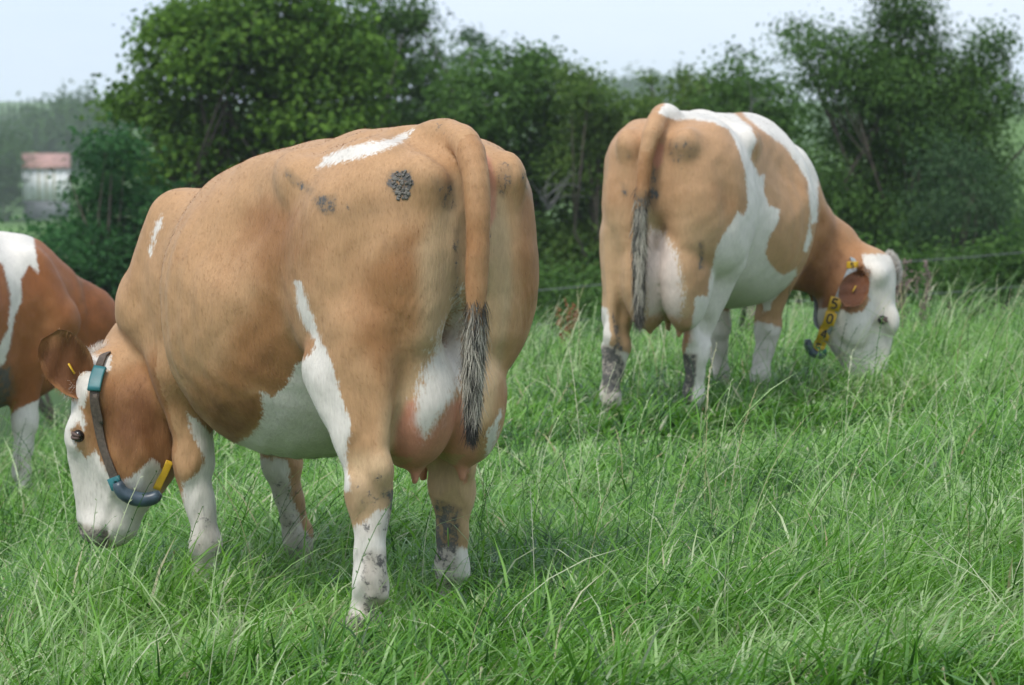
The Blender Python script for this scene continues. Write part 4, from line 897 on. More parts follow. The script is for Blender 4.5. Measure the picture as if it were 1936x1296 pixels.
COW2.update(rz=67, dist=16.3, tailtone=1.08, eardark=2.6, switch=dict(n=3600, end=0.46, w=0.010, tip=False), marks=[
  ('white', Z4([(318, 68), (355, 20), (430, 20), (500, 20), (560, 30), (620, 80), (670, 120), (690, 170), (665, 235), (700, 300), (720, 290), (715, 360), (735, 410), (778, 425), (770, 470), (740, 520), (720, 580), (735, 625), (765, 655), (790, 668), (835, 640), (838, 665), (800, 715), (740, 800), (590, 830), (560, 850), (520, 940), (510, 1100), (450, 1250), (400, 1250), (400, 1000), (430, 930), (455, 800), (460, 745), (505, 745), (520, 650), (540, 560), (590, 480), (620, 430), (640, 450), (655, 400), (650, 330), (640, 260), (610, 180), (585, 130), (520, 100), (440, 90), (390, 95)]), 0, 1, lambda v: v[:, 0] < 1.3),
  ('white', Z4([(600, 20), (660, 30), (720, 60), (800, 100), (900, 190), (920, 280), (915, 470), (892, 480), (876, 320), (840, 260), (790, 190), (720, 140), (650, 85)]), 0, 1, lambda v: v[:, 0] < 1.6),
  ('white', Z4([(885, 450), (895, 530), (875, 585), (860, 580), (880, 500)]), 0, 1),
  ('white', Z4([(690, 838), (745, 850), (785, 865), (760, 1000), (720, 1220), (620, 1220), (640, 900)]), 0, 1, lambda v: (v[:, 0] > 1.1) & (v[:, 2] < 0.7) & (v[:, 0] < 1.7)),
  ('white', Z4([(500, 800), (620, 800), (640, 1200), (500, 1200)]), 0, 1, lambda v: (v[:, 0] > 1.1) & (v[:, 2] < 0.75) & (v[:, 0] < 1.7)),
  ('white', Z4([(80, 780), (135, 790), (150, 900), (140, 930), (215, 960), (200, 1250), (80, 1250)]), 0, 1, lambda v: (v[:, 0] < 0.6) & (v[:, 1] > 0.08)),
  ('white', Z4([(790, 800), (880, 800), (940, 790), (1000, 792), (1040, 812), (1085, 800), (1108, 760), (1088, 710), (1085, 640), (1080, 590), (1230, 590), (1230, 1080), (960, 1100), (860, 930), (840, 880)]), 0, 1, lambda v: v[:, 0] > 1.42),
  ('pale', Z4([(270, 400), (330, 480), (345, 520), (400, 600), (440, 800), (430, 880), (260, 900), (250, 500)]), 14, 1.3),
  ('white', Z4([(300, 490), (345, 515), (398, 600), (418, 760), (405, 840), (285, 830), (262, 650), (275, 520)]), 2.2, 1, lambda v: (v[:, 0] < 0.5) & (np.abs(v[:, 1]) < 0.21) & (v[:, 2] > 0.40)),
  ('pink', Z4([(270, 500), (345, 520), (400, 600), (430, 800), (430, 880), (260, 900), (262, 600)]), 12, 0.25, lambda v: (v[:, 0] < 0.7) & (np.abs(v[:, 1]) < 0.2) & (v[:, 2] > 0.38)),
  ('pale', Z4([(100, 500), (180, 450), (215, 700), (210, 950), (90, 950)]), 40, 0.5),
  ('pale', Z4([(420, 450), (560, 500), (520, 720), (440, 800), (410, 600)]), 40, 0.4),
  ('pink', Z4([(250, 830), (330, 800), (440, 830), (450, 960), (250, 960)]), 10, 0.6, lambda v: (v[:, 0] < 0.7) & (np.abs(v[:, 1]) < 0.2) & (v[:, 2] > 0.38)),
  ('pink', Z4([(318, 175), (345, 185), (335, 250), (318, 285), (300, 240)]), 4, 0.9, lambda v: v[:, 2] > 1.1),
  ('dark', Z4([(1020, 560), (1110, 700), (1100, 800), (1000, 820), (860, 810), (800, 820), (860, 560), (900, 380), (1000, 480)]), 20, 1.15, lambda v: v[:, 0] > 1.45),
  ('dark', Z4([(880, 380), (1100, 560), (1110, 800), (800, 830), (800, 600)]), 30, 0.9, lambda v: v[:, 0] > 1.4),
  ('dark', Z4([(420, 560), (520, 600), (520, 740), (460, 740)]), 20, 0.8),
  ('dirt', Z4([(290, 255), (325, 270), (318, 330), (335, 370), (310, 410), (278, 400), (285, 320)]), 12, 0.72), ('dirt', Z4([(350, 165), (410, 140), (485, 190), (480, 240), (400, 260), (345, 250)]), 12, 0.55),
  ('dirt', Z4([(180, 320), (215, 330), (212, 380), (185, 380)]), 8, 0.65), ('dirt', Z4([(198, 200), (228, 200), (228, 240), (200, 240)]), 6, 0.6),
  ('dirt', Z4([(468, 540), (495, 540), (495, 650), (470, 650)]), 6, 0.75), ('dirt', Z4([(300, 510), (340, 520), (330, 580), (300, 580)]), 7, 0.55),
  ('dirt', Z4([(95, 930), (170, 925), (200, 1000), (195, 1110), (105, 1100)]), 8, 0.9, lambda v: (v[:, 0] < 0.6)), ('dirt', Z4([(145, 780), (185, 860), (200, 960), (160, 960)]), 7, 0.7),
  ('dirt', Z4([(110, 1100), (190, 1100), (180, 1240), (110, 1240)]), 10, 0.6, lambda v: v[:, 0] < 0.6),
  ('dirt', Z4([(395, 955), (468, 962), (462, 1040), (440, 1200), (400, 1210)]), 6, 1.0, lambda v: v[:, 0] < 0.6),
  ('dirt', Z4([(345, 270), (420, 260), (420, 420), (345, 420)]), 20, 0.33)],
  tufts=[((0.02, 0.02, -0.03), 0.085, 7000, 0.036, 1.0, 0.0, (-0.5, 0.7, -0.2)), ((0.04, -0.17, -0.09), 0.04, 260, 0.04, -1.0, 0.6, (0.7, -0.3, -0.5))])
COW3.update(rz=40, dist=17.3, tailtone=0.9, dark0=0.65, eardark=1.2, switch=dict(n=800, end=0.585, w=0.02), marks=[
  ('white', [(-40, 415), (40, 415), (62, 440), (70, 490), (74, 520), (55, 500), (40, 530), (42, 570), (28, 600), (20, 650), (8, 690), (-10, 700), (-5, 660), (15, 620), (20, 560), (5, 500), (-40, 480)], 0, 1),
  ('white', [(5, 800), (30, 775), (52, 765), (90, 750), (90, 1100), (-40, 1100)], 0, 1, lambda v: v[:, 0] > 1.0),
  ('dark', [(150, 470), (260, 560), (250, 700), (150, 700), (130, 560)], 30, 1.0), ('dirt', [(-20, 690), (22, 690), (28, 740), (8, 800), (-20, 800)], 14, 0.85),  # last outline: dark armpit patch, laid in through the dirt mask
  ('dirt', [(140, 520), (160, 520), (165, 600), (145, 600)], 14, 0.35), ('dirt', [(20, 860), (60, 860), (60, 900), (20, 900)], 14, 0.5)],
  tufts=[((0.0, -0.02, 0.0), 0.07, 200, 0.04, 1.0, 0.0, (-0.6, 0.3, 0.0))])
HIDE1 = cow_mat('fawn_and_white_hide', (0.45, 0.263, 0.130), (0.32, 0.155, 0.062), (0.15, 0.060, 0.022))
HIDE2 = cow_mat('pale_fawn_and_white_hide', (0.46, 0.27, 0.14), (0.34, 0.165, 0.07), (0.12, 0.045, 0.018))
CQ = globals().get('COW_Q', 1.0)
cow1 = build_cow(COW1, 'nearest fawn cow grazing to the left with a muddy rump and curved collar weight', HIDE1, 0.0095/CQ, int(170000*CQ))
cow2 = build_cow(COW2, 'white backed fawn cow standing further off on the right with a yellow numbered collar', HIDE2, 0.0115/CQ, int(70000*CQ))
HIDE3 = cow_mat('red_and_white_hide', (0.36, 0.155, 0.058), (0.27, 0.095, 0.03), (0.10, 0.035, 0.012))
cow3 = build_cow(COW3, 'orange brown cow with a white shoulder patch at the left edge', HIDE3, 0.014/CQ, int(26000*CQ))

# ---------------------------------------------------------------- collars, tags
M_STRAP = plain('worn_brown_webbing', (0.10, 0.075, 0.055), 0.8, 0.25, 90, 0.6); M_TEAL = plain('teal_plastic', (0.02, 0.14, 0.15), 0.45, 0.15, 30); M_GUN = plain('scuffed_slate_plastic', (0.055, 0.085, 0.11), 0.35, 0.3, 25, 0.3)
M_YEL = plain('yellow_plastic', (0.68, 0.42, 0.02), 0.5, 0.08, 25, 0.1); M_INK = plain('black_print', (0.02, 0.02, 0.02), 0.6, 0.1, 20); M_GREYS = plain('grey_webbing', (0.30, 0.33, 0.33), 0.8, 0.15, 60)
def on_hide(P, px, py, off=0.006):
    root, M, bvh, hat, fr = P['_']; Mi = M.inverted(); d = at(px, py, 10)-Vector((0, 0, 1.5)); o = Mi@Vector((0, 0, 1.5)); dl = (Mi.to_3x3()@d).normalized()
    hit = bvh.ray_cast(o, dl)
    if hit[0] is None:
        p = Mi@at(px, py, P['dist']); hit = bvh.find_nearest(p)
    n = hit[1]
    if n.dot(dl) > 0: n = -n
    return np.array(hit[0]+n*off), np.array(n)
def ribbon(pts, nrms, width, thick):
    """flat strap following points; section is width across, thick along the normal"""
    pts = np.array(pts); T = np.gradient(pts, axis=0); V = []; F = []
    for i, (p, n) in enumerate(zip(pts, nrms)):
        t = unit(T[i]); n = unit(n-t*np.dot(n, t)); s = np.cross(t, n); w = width[i] if hasattr(width, '__len__') else width
        for a_, b_ in ((-1, -1), (1, -1), (1.0, 1), (0.8, 1.15), (-0.8, 1.15), (-1.0, 1)): V.append(p+s*a_*w/2+n*b_*thick/2)
        if i:
            k = (i-1)*6; F += [(k+j, k+(j+1) % 6, k+6+(j+1) % 6, k+6+j) for j in range(6)]
    F.append((5, 4, 3, 2, 1, 0)); k = (len(pts)-1)*6; F.append(tuple(range(k, k+6)))
    return np.array(V), F
def resample(pts, n):
    P = np.array(pts, float); s = np.r_[0, np.cumsum(np.linalg.norm(np.diff(P, axis=0), axis=1))]; u = np.linspace(0, s[-1], n)
    return np.stack([spline(s, P[:, k], u) if len(P) > 2 else np.interp(u, s, P[:, k]) for k in range(P.shape[1])], 1)
def strap_path(P, pix, n, off=0.006):
    H = [on_hide(P, *p, off) for p in resample(pix, n)]; pts = np.array([h[0] for h in H]); nr = np.array([h[1] for h in H])
    for _ in range(3): pts[1:-1] = 0.5*pts[1:-1]+0.25*(pts[:-2]+pts[2:]); nr[1:-1] = 0.5*nr[1:-1]+0.25*(nr[:-2]+nr[2:])
    return pts, nr
DIG = {'5': [[(0.8, 1), (0.1, 1), (0.05, 0.55), (0.5, 0.62), (0.85, 0.45), (0.85, 0.2), (0.55, 0), (0.1, 0.05)]], '0': [[(0.5, 1), (0.15, 0.85), (0.08, 0.5), (0.15, 0.15), (0.5, 0), (0.85, 0.15), (0.92, 0.5), (0.85, 0.85), (0.5, 1)]],
       '4': [[(0.7, 0), (0.7, 1), (0.05, 0.3), (0.95, 0.3)]]}
def digit(ch, c, right, up, nrm, hgt, mat, parent):
    parts = []
    for st in DIG[ch]:
        pts = [c+right*((x-0.5)*hgt*0.62)+up*((y-0.5)*hgt)+nrm*0.0015 for x, y in st]; parts.append(ribbon(resample_lin(pts), [nrm]*len(resample_lin(pts)), hgt*0.17, 0.002))
    v, f = join(parts); mesh_obj('printed_digit', v, f, mat, parent, False)
def resample_lin(pts):
    out = []
    for a_, b_ in zip(pts, pts[1:]):
        for k in range(4): out.append(np.array(a_)+(np.array(b_)-np.array(a_))*k/4)
    return out+[np.array(pts[-1])]
def snug(pts, bvh, n):
    P = np.array(pts, float); Q = [P[0]]
    for a_, b_ in zip(P, P[1:]):
        for k in range(1, 7): Q.append(a_+(b_-a_)*k/6)
    out = []
    for i, p_ in enumerate(Q):
        hit = bvh.find_nearest(Vector(p_)); out.append(p_ if i in (0, len(Q)-1) or hit[3] > 0.12 else np.array(hit[0]+hit[1]*0.01))
    out = np.array(out)
    for _ in range(3): out[1:-1] = 0.5*out[1:-1]+0.25*(out[:-2]+out[2:])
    return out
def far_side(P, pts, bvh, n):
    """the rest of the strap: over the nape and down the far cheek, laid on the hide"""
    a_, n_, s_, L_ = P['_'][4]; poll = np.array(P['poll']); mirror = lambda p_: p_-2*s_*np.dot(p_-poll, s_)
    m0, m1 = mirror(pts[0]), mirror(pts[-1]); ctr = (pts[0]+pts[-1]+m0+m1)/4; e2 = pts[0]+m0-pts[-1]-m1; e2 = unit(e2-s_*np.dot(e2, s_)); ang = lambda p_: math.atan2(np.dot(p_-ctr, e2), np.dot(p_-ctr, s_))
    a0, a1 = ang(pts[0]), ang(m1); top = math.pi/2
    if abs(a0) < top:                       # near side is +s: sweep up over the nape to the far side
        if a1 < 0: a1 += 2*math.pi
    else:
        if a1 > top: a1 -= 2*math.pi
    out = [pts[0]]
    for k in range(1, n+1):
        t = a0+(a1-a0)*k/n; d = s_*math.cos(t)+e2*math.sin(t); hit = bvh.ray_cast(Vector(ctr+d*0.32), Vector(-d)); out.append(np.array(hit[0])+d*0.010 if hit[0] is not None else out[-1])
    out = np.array(out)
    for _ in range(3): out[1:-1] = 0.5*out[1:-1]+0.25*(out[:-2]+out[2:])
    return out
# nearest cow's collar
root, M, bvh, hat, fr = COW1['_']; Lh = fr[3]
col1 = bpy.data.objects.new('collar', None); link(col1, root)
pts, nr = strap_path(COW1, [(188, 700), (180, 742), (186, 790), (198, 845), (212, 885), (224, 918)], 26, 0.008)
v, f = ribbon(pts, nr, 0.032, 0.006); mesh_obj('strap', v, f, M_STRAP, col1, True)
p0, n0 = strap_path(COW1, [(192, 698), (184, 718), (180, 740)], 8, 0.013); v, f = ribbon(p0, n0, 0.042, 0.010); mesh_obj('buckle', v, f, M_TEAL, col1, False)
p0, n0 = strap_path(COW1, [(181, 745), (190, 775), (197, 800)], 8, 0.015); v, f = ribbon(p0+fr[1]*0-fr[0]*0, n0, 0.014, 0.004); mesh_obj('strap_end', v, f, M_STRAP, col1, True)
e, en = pts[-1], nr[-1]; Mi = M.inverted()
dist1 = (M@Vector(e)).y
wp = [np.array(Mi@at(x, y, dist1-0.02-0.0*k)) for k, (x, y) in enumerate([(222, 912), (230, 930), (246, 940), (268, 945), (290, 942), (303, 933)])]
wp = resample(wp, 14); v, f = tube(wp, np.interp(np.linspace(0, 1, 14), [0, 0.1, 0.5, 0.9, 1], [0.015, 0.021, 0.024, 0.021, 0.012]), 14); mesh_obj('collar_weight', v, f, M_GUN, col1)
v, f = ribbon([pts[-3]+nr[-3]*0.004, pts[-1]+nr[-1]*0.006, np.array(wp[1])], [nr[-1]]*3, 0.040, 0.016); mesh_obj('clip', v, f, M_TEAL, col1, False)
yp = [np.array(Mi@at(x, y, dist1+0.03)) for x, y in [(321, 872), (312, 892), (302, 912), (296, 926)]]; yn = unit(np.array(Mi.to_3x3()@Vector((0.3, -0.9, 0.1))))
v, f = ribbon(resample(yp, 8), [yn]*8, 0.024, 0.006); mesh_obj('number_plate', v, f, M_YEL, col1, False)
yq = far_side(COW1, pts, bvh, 30); cc = yq.mean(0); v, f = ribbon(yq, [unit(p_-cc) for p_ in yq], 0.03, 0.005); mesh_obj('strap', v, f, M_STRAP, col1)
# white backed cow's collar with the number 5045
root, M, bvh, hat, fr = COW2['_']; Mi = M.inverted(); col2 = bpy.data.objects.new('collar', None); link(col2, root)
pts, nr = strap_path(COW2, [(1616, 500), (1603, 530), (1590, 560), (1577, 595), (1567, 620)], 24, 0.010)
for _ in range(4): pts = np.vstack([pts, pts[-1]*2-pts[-2]]); nr = np.vstack([nr, nr[-1]])
v, f = ribbon(pts, nr, 0.045, 0.006); mesh_obj('strap', v, f, M_GREYS, col2, True)
plates = [(1583, 577), (1573, 603), (1564, 628), (1554, 653)]
hp = [on_hide(COW2, x, y, 0.022) for x, y in plates[:3]]; hp.append((hp[2][0]*2-hp[1][0], hp[2][1]))
sp_ = resample([hp[0][0]*1.3-hp[1][0]*0.3]+[h_[0] for h_ in hp]+[hp[3][0]*1.4-hp[2][0]*0.4], 12); vv = unit(np.array(Mi@Vector((0, 0, 1.5)))-hp[1][0]); v, f = ribbon(sp_-vv*0.005, [unit(hp[1][1]*0.35+vv)]*12, 0.056, 0.003); mesh_obj('yellow_strip', v, f, M_YEL, col2, False)
for k, (x, y) in enumerate(plates):
    c, n0 = hp[k]; a0 = np.array(Mi@at(x+3.6, y-12.4, (M@Vector(c)).y)); b0 = np.array(Mi@at(x-3.6, y+12.4, (M@Vector(c)).y)); view = unit(np.array(Mi@Vector((0, 0, 1.5)))-c)
    nn = unit(n0*0.35+view); up = unit(a0-b0); up = unit(up-nn*np.dot(up, nn)); rgt = np.cross(up, nn); H = np.linalg.norm(a0-b0)*0.98
    v, f = ribbon([c-up*H/2, c, c+up*H/2], [nn]*3, 0.058, 0.006); pl = mesh_obj('number_plate', v, f, M_YEL, col2, False)
    for st in DIG['5045'[k]]:
        q = resample_lin([c+rgt*((X_-0.5)*0.030)+up*((Y_-0.5)*0.046)+nn*0.0050 for X_, Y_ in st]); v, f = ribbon(q, [nn]*len(q), 0.0085, 0.002); mesh_obj('printed_digit', v, f, M_INK, col2, False)
c, n0 = on_hide(COW2, 1612, 505, 0.018); view = unit(np.array(Mi@Vector((0, 0, 1.5)))-c); a0 = np.array(Mi@at(1618, 505, (M@Vector(c)).y)); b0 = np.array(Mi@at(1606, 505, (M@Vector(c)).y)); ax_ = unit(a0-b0)
v, f = ribbon([c-ax_*0.028, c, c+ax_*0.028], [view]*3, 0.034, 0.006); mesh_obj('number_plate', v, f, M_YEL, col2, False)
nn = unit(view); rgt = np.cross(ax_, nn)
for st in DIG['5']:
    q = resample_lin([c+ax_*((X_-0.5)*0.016)+np.cross(nn, ax_)*((Y_-0.5)*0.024)+nn*0.0045 for X_, Y_ in st]); v, f = ribbon(q, [nn]*len(q), 0.005, 0.002); mesh_obj('printed_digit', v, f, M_INK, col2, False)
d2 = (M@Vector(hp[3][0])).y+0.02; wp = resample([np.array(Mi@at(x, y, d2-0.01)) for x, y in [(1562, 668), (1550, 671), (1537, 667), (1529, 655), (1527, 642)]], 12)
v, f = tube(wp, np.interp(np.linspace(0, 1, 12), [0, 0.15, 0.8, 1], [0.014, 0.022, 0.022, 0.014]), 12); mesh_obj('collar_weight', v, f, M_GUN, col2)
v, f = ribbon(wp[:3]+np.array([0, 0, 0.012]), [np.array([0, 0, 1.0])]*3, 0.045, 0.02); mesh_obj('clip', v, f, M_TEAL, col2, False)
yq = far_side(COW2, pts, bvh, 30); cc = yq.mean(0)
v, f = ribbon(yq, [unit(p_-cc) for p_ in yq], 0.04, 0.005); mesh_obj('strap', v, f, M_GREYS, col2)
# third cow's collar strap
root, M, bvh, hat, fr = COW3['_']; c0 = hat(0.02, -0.20, 0.0); col3 = bpy.data.objects.new('collar', None); link(col3, root)
ax3 = unit(hat(0.1, -0.1, 0)-np.array(COW3['neck1'])); u3 = unit(np.cross(ax3, (0, 1, 0))); w3 = np.cross(ax3, u3); ctr = np.array(COW3['neck1'])*0.35+hat(0.03, -0.1, 0)*0.65; pp = []; nn_ = []
for k in range(29):
    an = 2*math.pi*k/28; d = u3*math.cos(an)+w3*math.sin(an); hit = bvh.ray_cast(Vector(ctr+d*0.6), Vector(-d)); p_ = np.array(hit[0]) if hit[0] is not None else ctr+d*0.2; pp.append(p_+d*0.008); nn_.append(d)
v, f = ribbon(pp, nn_, 0.035, 0.006); mesh_obj('strap', v, f, M_GREYS, col3)
# ear tags
def ear_tag(P, k, along, side_, size):
    root, M, bvh, hat, fr = P['_']; e = P['ears'][k]; b_ = hat(*e['base']); t_ = hat(*e['tip']); ax_ = unit(t_-b_); fc = fr[0]*e['face'][0]+fr[1]*e['face'][1]+fr[2]*e['face'][2]; fc = unit(fc-ax_*np.dot(fc, ax_)); sd_ = np.cross(fc, ax_)
    c = b_+(t_-b_)*along+sd_*side_-fc*e['w']*0.10; v, f = ribbon([c-ax_*size, c, c+ax_*size], [sd_]*3, size*0.7, 0.004); o = mesh_obj('ear_tag', v, f, M_YEL, root, False); return o
ear_tag(COW1, 0, 0.45, 0.0, 0.019); ear_tag(COW2, 0, 0.5, 0.0, 0.020)
# cracked mud plates on the rump of the nearest cow
root, M, bvh, hat, fr = COW1['_']; g = np.random.default_rng(8); parts = []
for k in range(70):
    px = g.uniform(742, 778); py = g.uniform(322, 378)
    if (px-760)**2/20**2+(py-350)**2/30**2 > 1: continue
    p, n = on_hide(COW1, px, py, 0.0015); t1 = unit(np.cross(n, (0.2, 0.1, 1))); t2 = np.cross(n, t1); r = g.uniform(0.0035, 0.0075); V = []
    for lay in (0, 1):
        for j in range(6):
            an = j*math.pi/3+g.uniform(-0.2, 0.2); V.append(p+(t1*math.cos(an)+t2*math.sin(an)*0.8)*r*g.uniform(0.8, 1.1)*(1-0.15*lay)+n*(0.0012*lay))
    parts.append((np.array(V), [tuple(range(6))[::-1], tuple(range(6, 12))]+[(j, (j+1) % 6, 6+(j+1) % 6, 6+j) for j in range(6)]))
v, f = join(parts); tag(mesh_obj('mud_crust', v, f, plain('dried_grey_mud', (0.15, 0.137, 0.115), 0.9, 0.25, 60, 0.5), root, False), kind='stuff')
# ---------------------------------------------------------------- grass
def blade_mat():
    m, t, b = new_mat('grass_blade')
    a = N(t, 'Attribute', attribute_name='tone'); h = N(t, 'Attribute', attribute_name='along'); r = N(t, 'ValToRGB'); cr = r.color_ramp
    cr.elements[0].color = (0.022, 0.075, 0.010, 1); cr.elements[1].color = (0.34, 0.30, 0.14, 1); cr.elements[1].position = 1.0
    for p, c in ((0.28, (0.075, 0.22, 0.016)), (0.55, (0.140, 0.320, 0.028)), (0.82, (0.31, 0.47, 0.17)), (0.93, (0.56, 0.58, 0.38))):
        e = cr.elements.new(p); e.color = (*c, 1)
    mxn = N(t, 'MixRGB', blend_type='MULTIPLY'); mxn.inputs[0].default_value = 1.0
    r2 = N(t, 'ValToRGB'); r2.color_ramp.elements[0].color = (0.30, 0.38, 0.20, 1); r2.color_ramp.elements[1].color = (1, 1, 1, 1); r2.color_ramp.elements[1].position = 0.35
    b.inputs['Roughness'].default_value = 0.36; b.inputs['Specular IOR Level'].default_value = 0.5
    tr = N(t, 'BsdfTranslucent'); ms = N(t, 'MixShader'); ms.inputs[0].default_value = 0.33
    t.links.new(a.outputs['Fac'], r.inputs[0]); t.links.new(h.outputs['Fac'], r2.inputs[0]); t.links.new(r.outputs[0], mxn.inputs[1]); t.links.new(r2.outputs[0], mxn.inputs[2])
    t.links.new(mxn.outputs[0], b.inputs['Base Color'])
    hs = N(t, 'HueSaturation'); hs.inputs['Value'].default_value = 1.35; t.links.new(mxn.outputs[0], hs.inputs['Color']); t.links.new(hs.outputs[0], tr.inputs['Color'])
    t.links.new(b.outputs[0], ms.inputs[1]); t.links.new(tr.outputs[0], ms.inputs[2]); t.links.new(ms.outputs[0], t.nodes['Material Output'].inputs[0])
    return m
M_BLADE = blade_mat()
TALL = [(-1.33, 10.65, 0.38, 0.19), (1.80, 16.55, 0.22, 0.15), (1.47, 16.2, 0.30, -0.08), (-0.45, 9.4, 0.35, -0.03), (-0.2, 9.8, 0.3, -0.03), (0.45, 15.0, 0.9, -0.13), (0.95, 15.0, 0.8, -0.13), (1.2, 16.2, 0.5, -0.08)]
def pnoise(x, y, s, seed):
    g = np.random.default_rng(seed); out = 0
    for _ in range(6):
        a = g.uniform(0, 2*math.pi); k = s*g.uniform(0.6, 1.6); out = out+np.sin((x*math.cos(a)+y*math.sin(a))*k+g.uniform(0, 6.28))
    return out/6
def scatter(y0, y1, dens, side, seed, ring=None):
    g = np.random.default_rng(seed); A = (y1-y0)*2*side; n = int(A*dens)
    y = g.uniform(y0, y1, n); x = g.uniform(-side, side, n); return x, y
def blades(x, y, seed, lscale=1.0, segs=3, w0=0.0042, tone0=0.5):
    g = np.random.default_rng(seed); n = len(x)
    # gather blades into tufts
    cell = 0.085; tx = np.round(x/cell+0.35*np.sin(y*9))*cell; ty = np.round(y/cell+0.35*np.sin(x*11))*cell
    hsh = np.abs(np.sin(tx*127.1+ty*311.7)*43758.5453) % 1.0; h2 = np.abs(np.sin(tx*269.5+ty*183.3)*24634.63) % 1.0
    x = x+(tx-x)*0.45; y = y+(ty-y)*0.45
    big = pnoise(x, y, 2.2, 3); mid = pnoise(x, y, 7.0, 4)
    L = (0.205+0.11*big+0.09*mid+0.10*(hsh-0.5)+sum(k_*np.exp(-((x-a_)**2+(y-b_)**2)/r_**2) for a_, b_, r_, k_ in TALL))*g.uniform(0.55, 1.35, n)*lscale; L = np.maximum(L, 0.05)
    lay = pnoise(x, y, 1.5, 5)*2.2+0.6                         # direction in which the sward is laid
    az = lay+g.normal(0, 1.1, n)+(h2-0.5)*2.5
    th0 = np.abs(g.normal(0.40, 0.32, n)); bend = g.uniform(0.25, 1.0, n)**0.9*2.5*(0.7+0.5*hsh)
    w = w0*g.uniform(0.8, 2.3, n)
    z0 = ground_z(x, y)-0.01; P = np.stack([x, y, z0], 1); rows = []
    du = np.stack([np.cos(az), np.sin(az)], 1); twist = g.normal(0, 0.7, n)
    for k in range(segs+1):
        u = k/segs
        tw = az+math.pi/2+twist*(0.3+u); sd = np.stack([np.cos(tw), np.sin(tw), 0.25*np.sin(twist*3)*np.ones(n)], 1)
        ww = (w*(1.0, 0.95, 0.7, 0.06)[min(3, int(round(u*3)))])[:, None]*0.5
        rows.append((P-sd*ww, P+sd*ww)); a = th0+bend*(u+0.5/segs)
        P = P+np.stack([np.sin(a)*du[:, 0], np.sin(a)*du[:, 1], np.cos(a)], 1)*(L/segs)[:, None]
    V = np.stack([q for r in rows for q in r], 1).reshape(-1, 3); m = 2*(segs+1); base = (np.arange(n)*m)[:, None]
    F = np.concatenate([base+np.array([2*k, 2*k+1, 2*k+3, 2*k+2]) for k in range(segs)])
    tone = tone0-0.05+0.42*pnoise(x, y, 3.1, 8)+0.30*(h2-0.5)+g.normal(0, 0.18, n)
    tone = np.where(g.random(n) < 0.035, g.uniform(0.88, 1.0, n), np.clip(tone, 0, 0.87))
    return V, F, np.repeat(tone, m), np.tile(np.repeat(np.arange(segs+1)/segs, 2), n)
def stuff(name, parts, label):
    V = np.concatenate([p[0] for p in parts]); o = np.cumsum([0]+[len(p[0]) for p in parts[:-1]])
    F = np.concatenate([p[1]+k for p, k in zip(parts, o)])
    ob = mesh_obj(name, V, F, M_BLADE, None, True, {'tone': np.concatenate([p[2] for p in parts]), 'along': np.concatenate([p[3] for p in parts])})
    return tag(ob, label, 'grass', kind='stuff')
QG = globals().get('GRASS_Q', 1.0)
parts = []
for i, (y0, y1, d, side, sg, w, ls) in enumerate([(8.2, 10.5, 5600, 1.9, 3, 0.0046, 1.0), (10.5, 13, 4600, 2.25, 3, 0.005, 1.0), (13, 17, 2700, 2.9, 3, 0.0062, 1.0), (17, 24.5, 1500, 4.1, 2, 0.008, 0.88), (24.5, 33, 420, 6.5, 2, 0.012, 0.8)]):
    x, y = scatter(y0, y1, d*QG, side, 70+i); k = np.abs(x) < 0.15*y+0.35; parts.append(blades(x[k], y[k], 80+i, ls, sg, w))
    x, y = scatter(y0, y1, d*QG*0.12, side+3.0, 90+i); k = np.abs(x) >= 0.15*y+0.35; parts.append(blades(x[k], y[k], 180+i, ls, 2, w*2.6))
x, y = scatter(3.0, 8.2, 300*QG, 4.5, 99); parts.append(blades(x, y, 199, 1.0, 2, 0.012))
stuff('meadow_grass', parts, 'lush tangled green meadow grass covering the whole field')
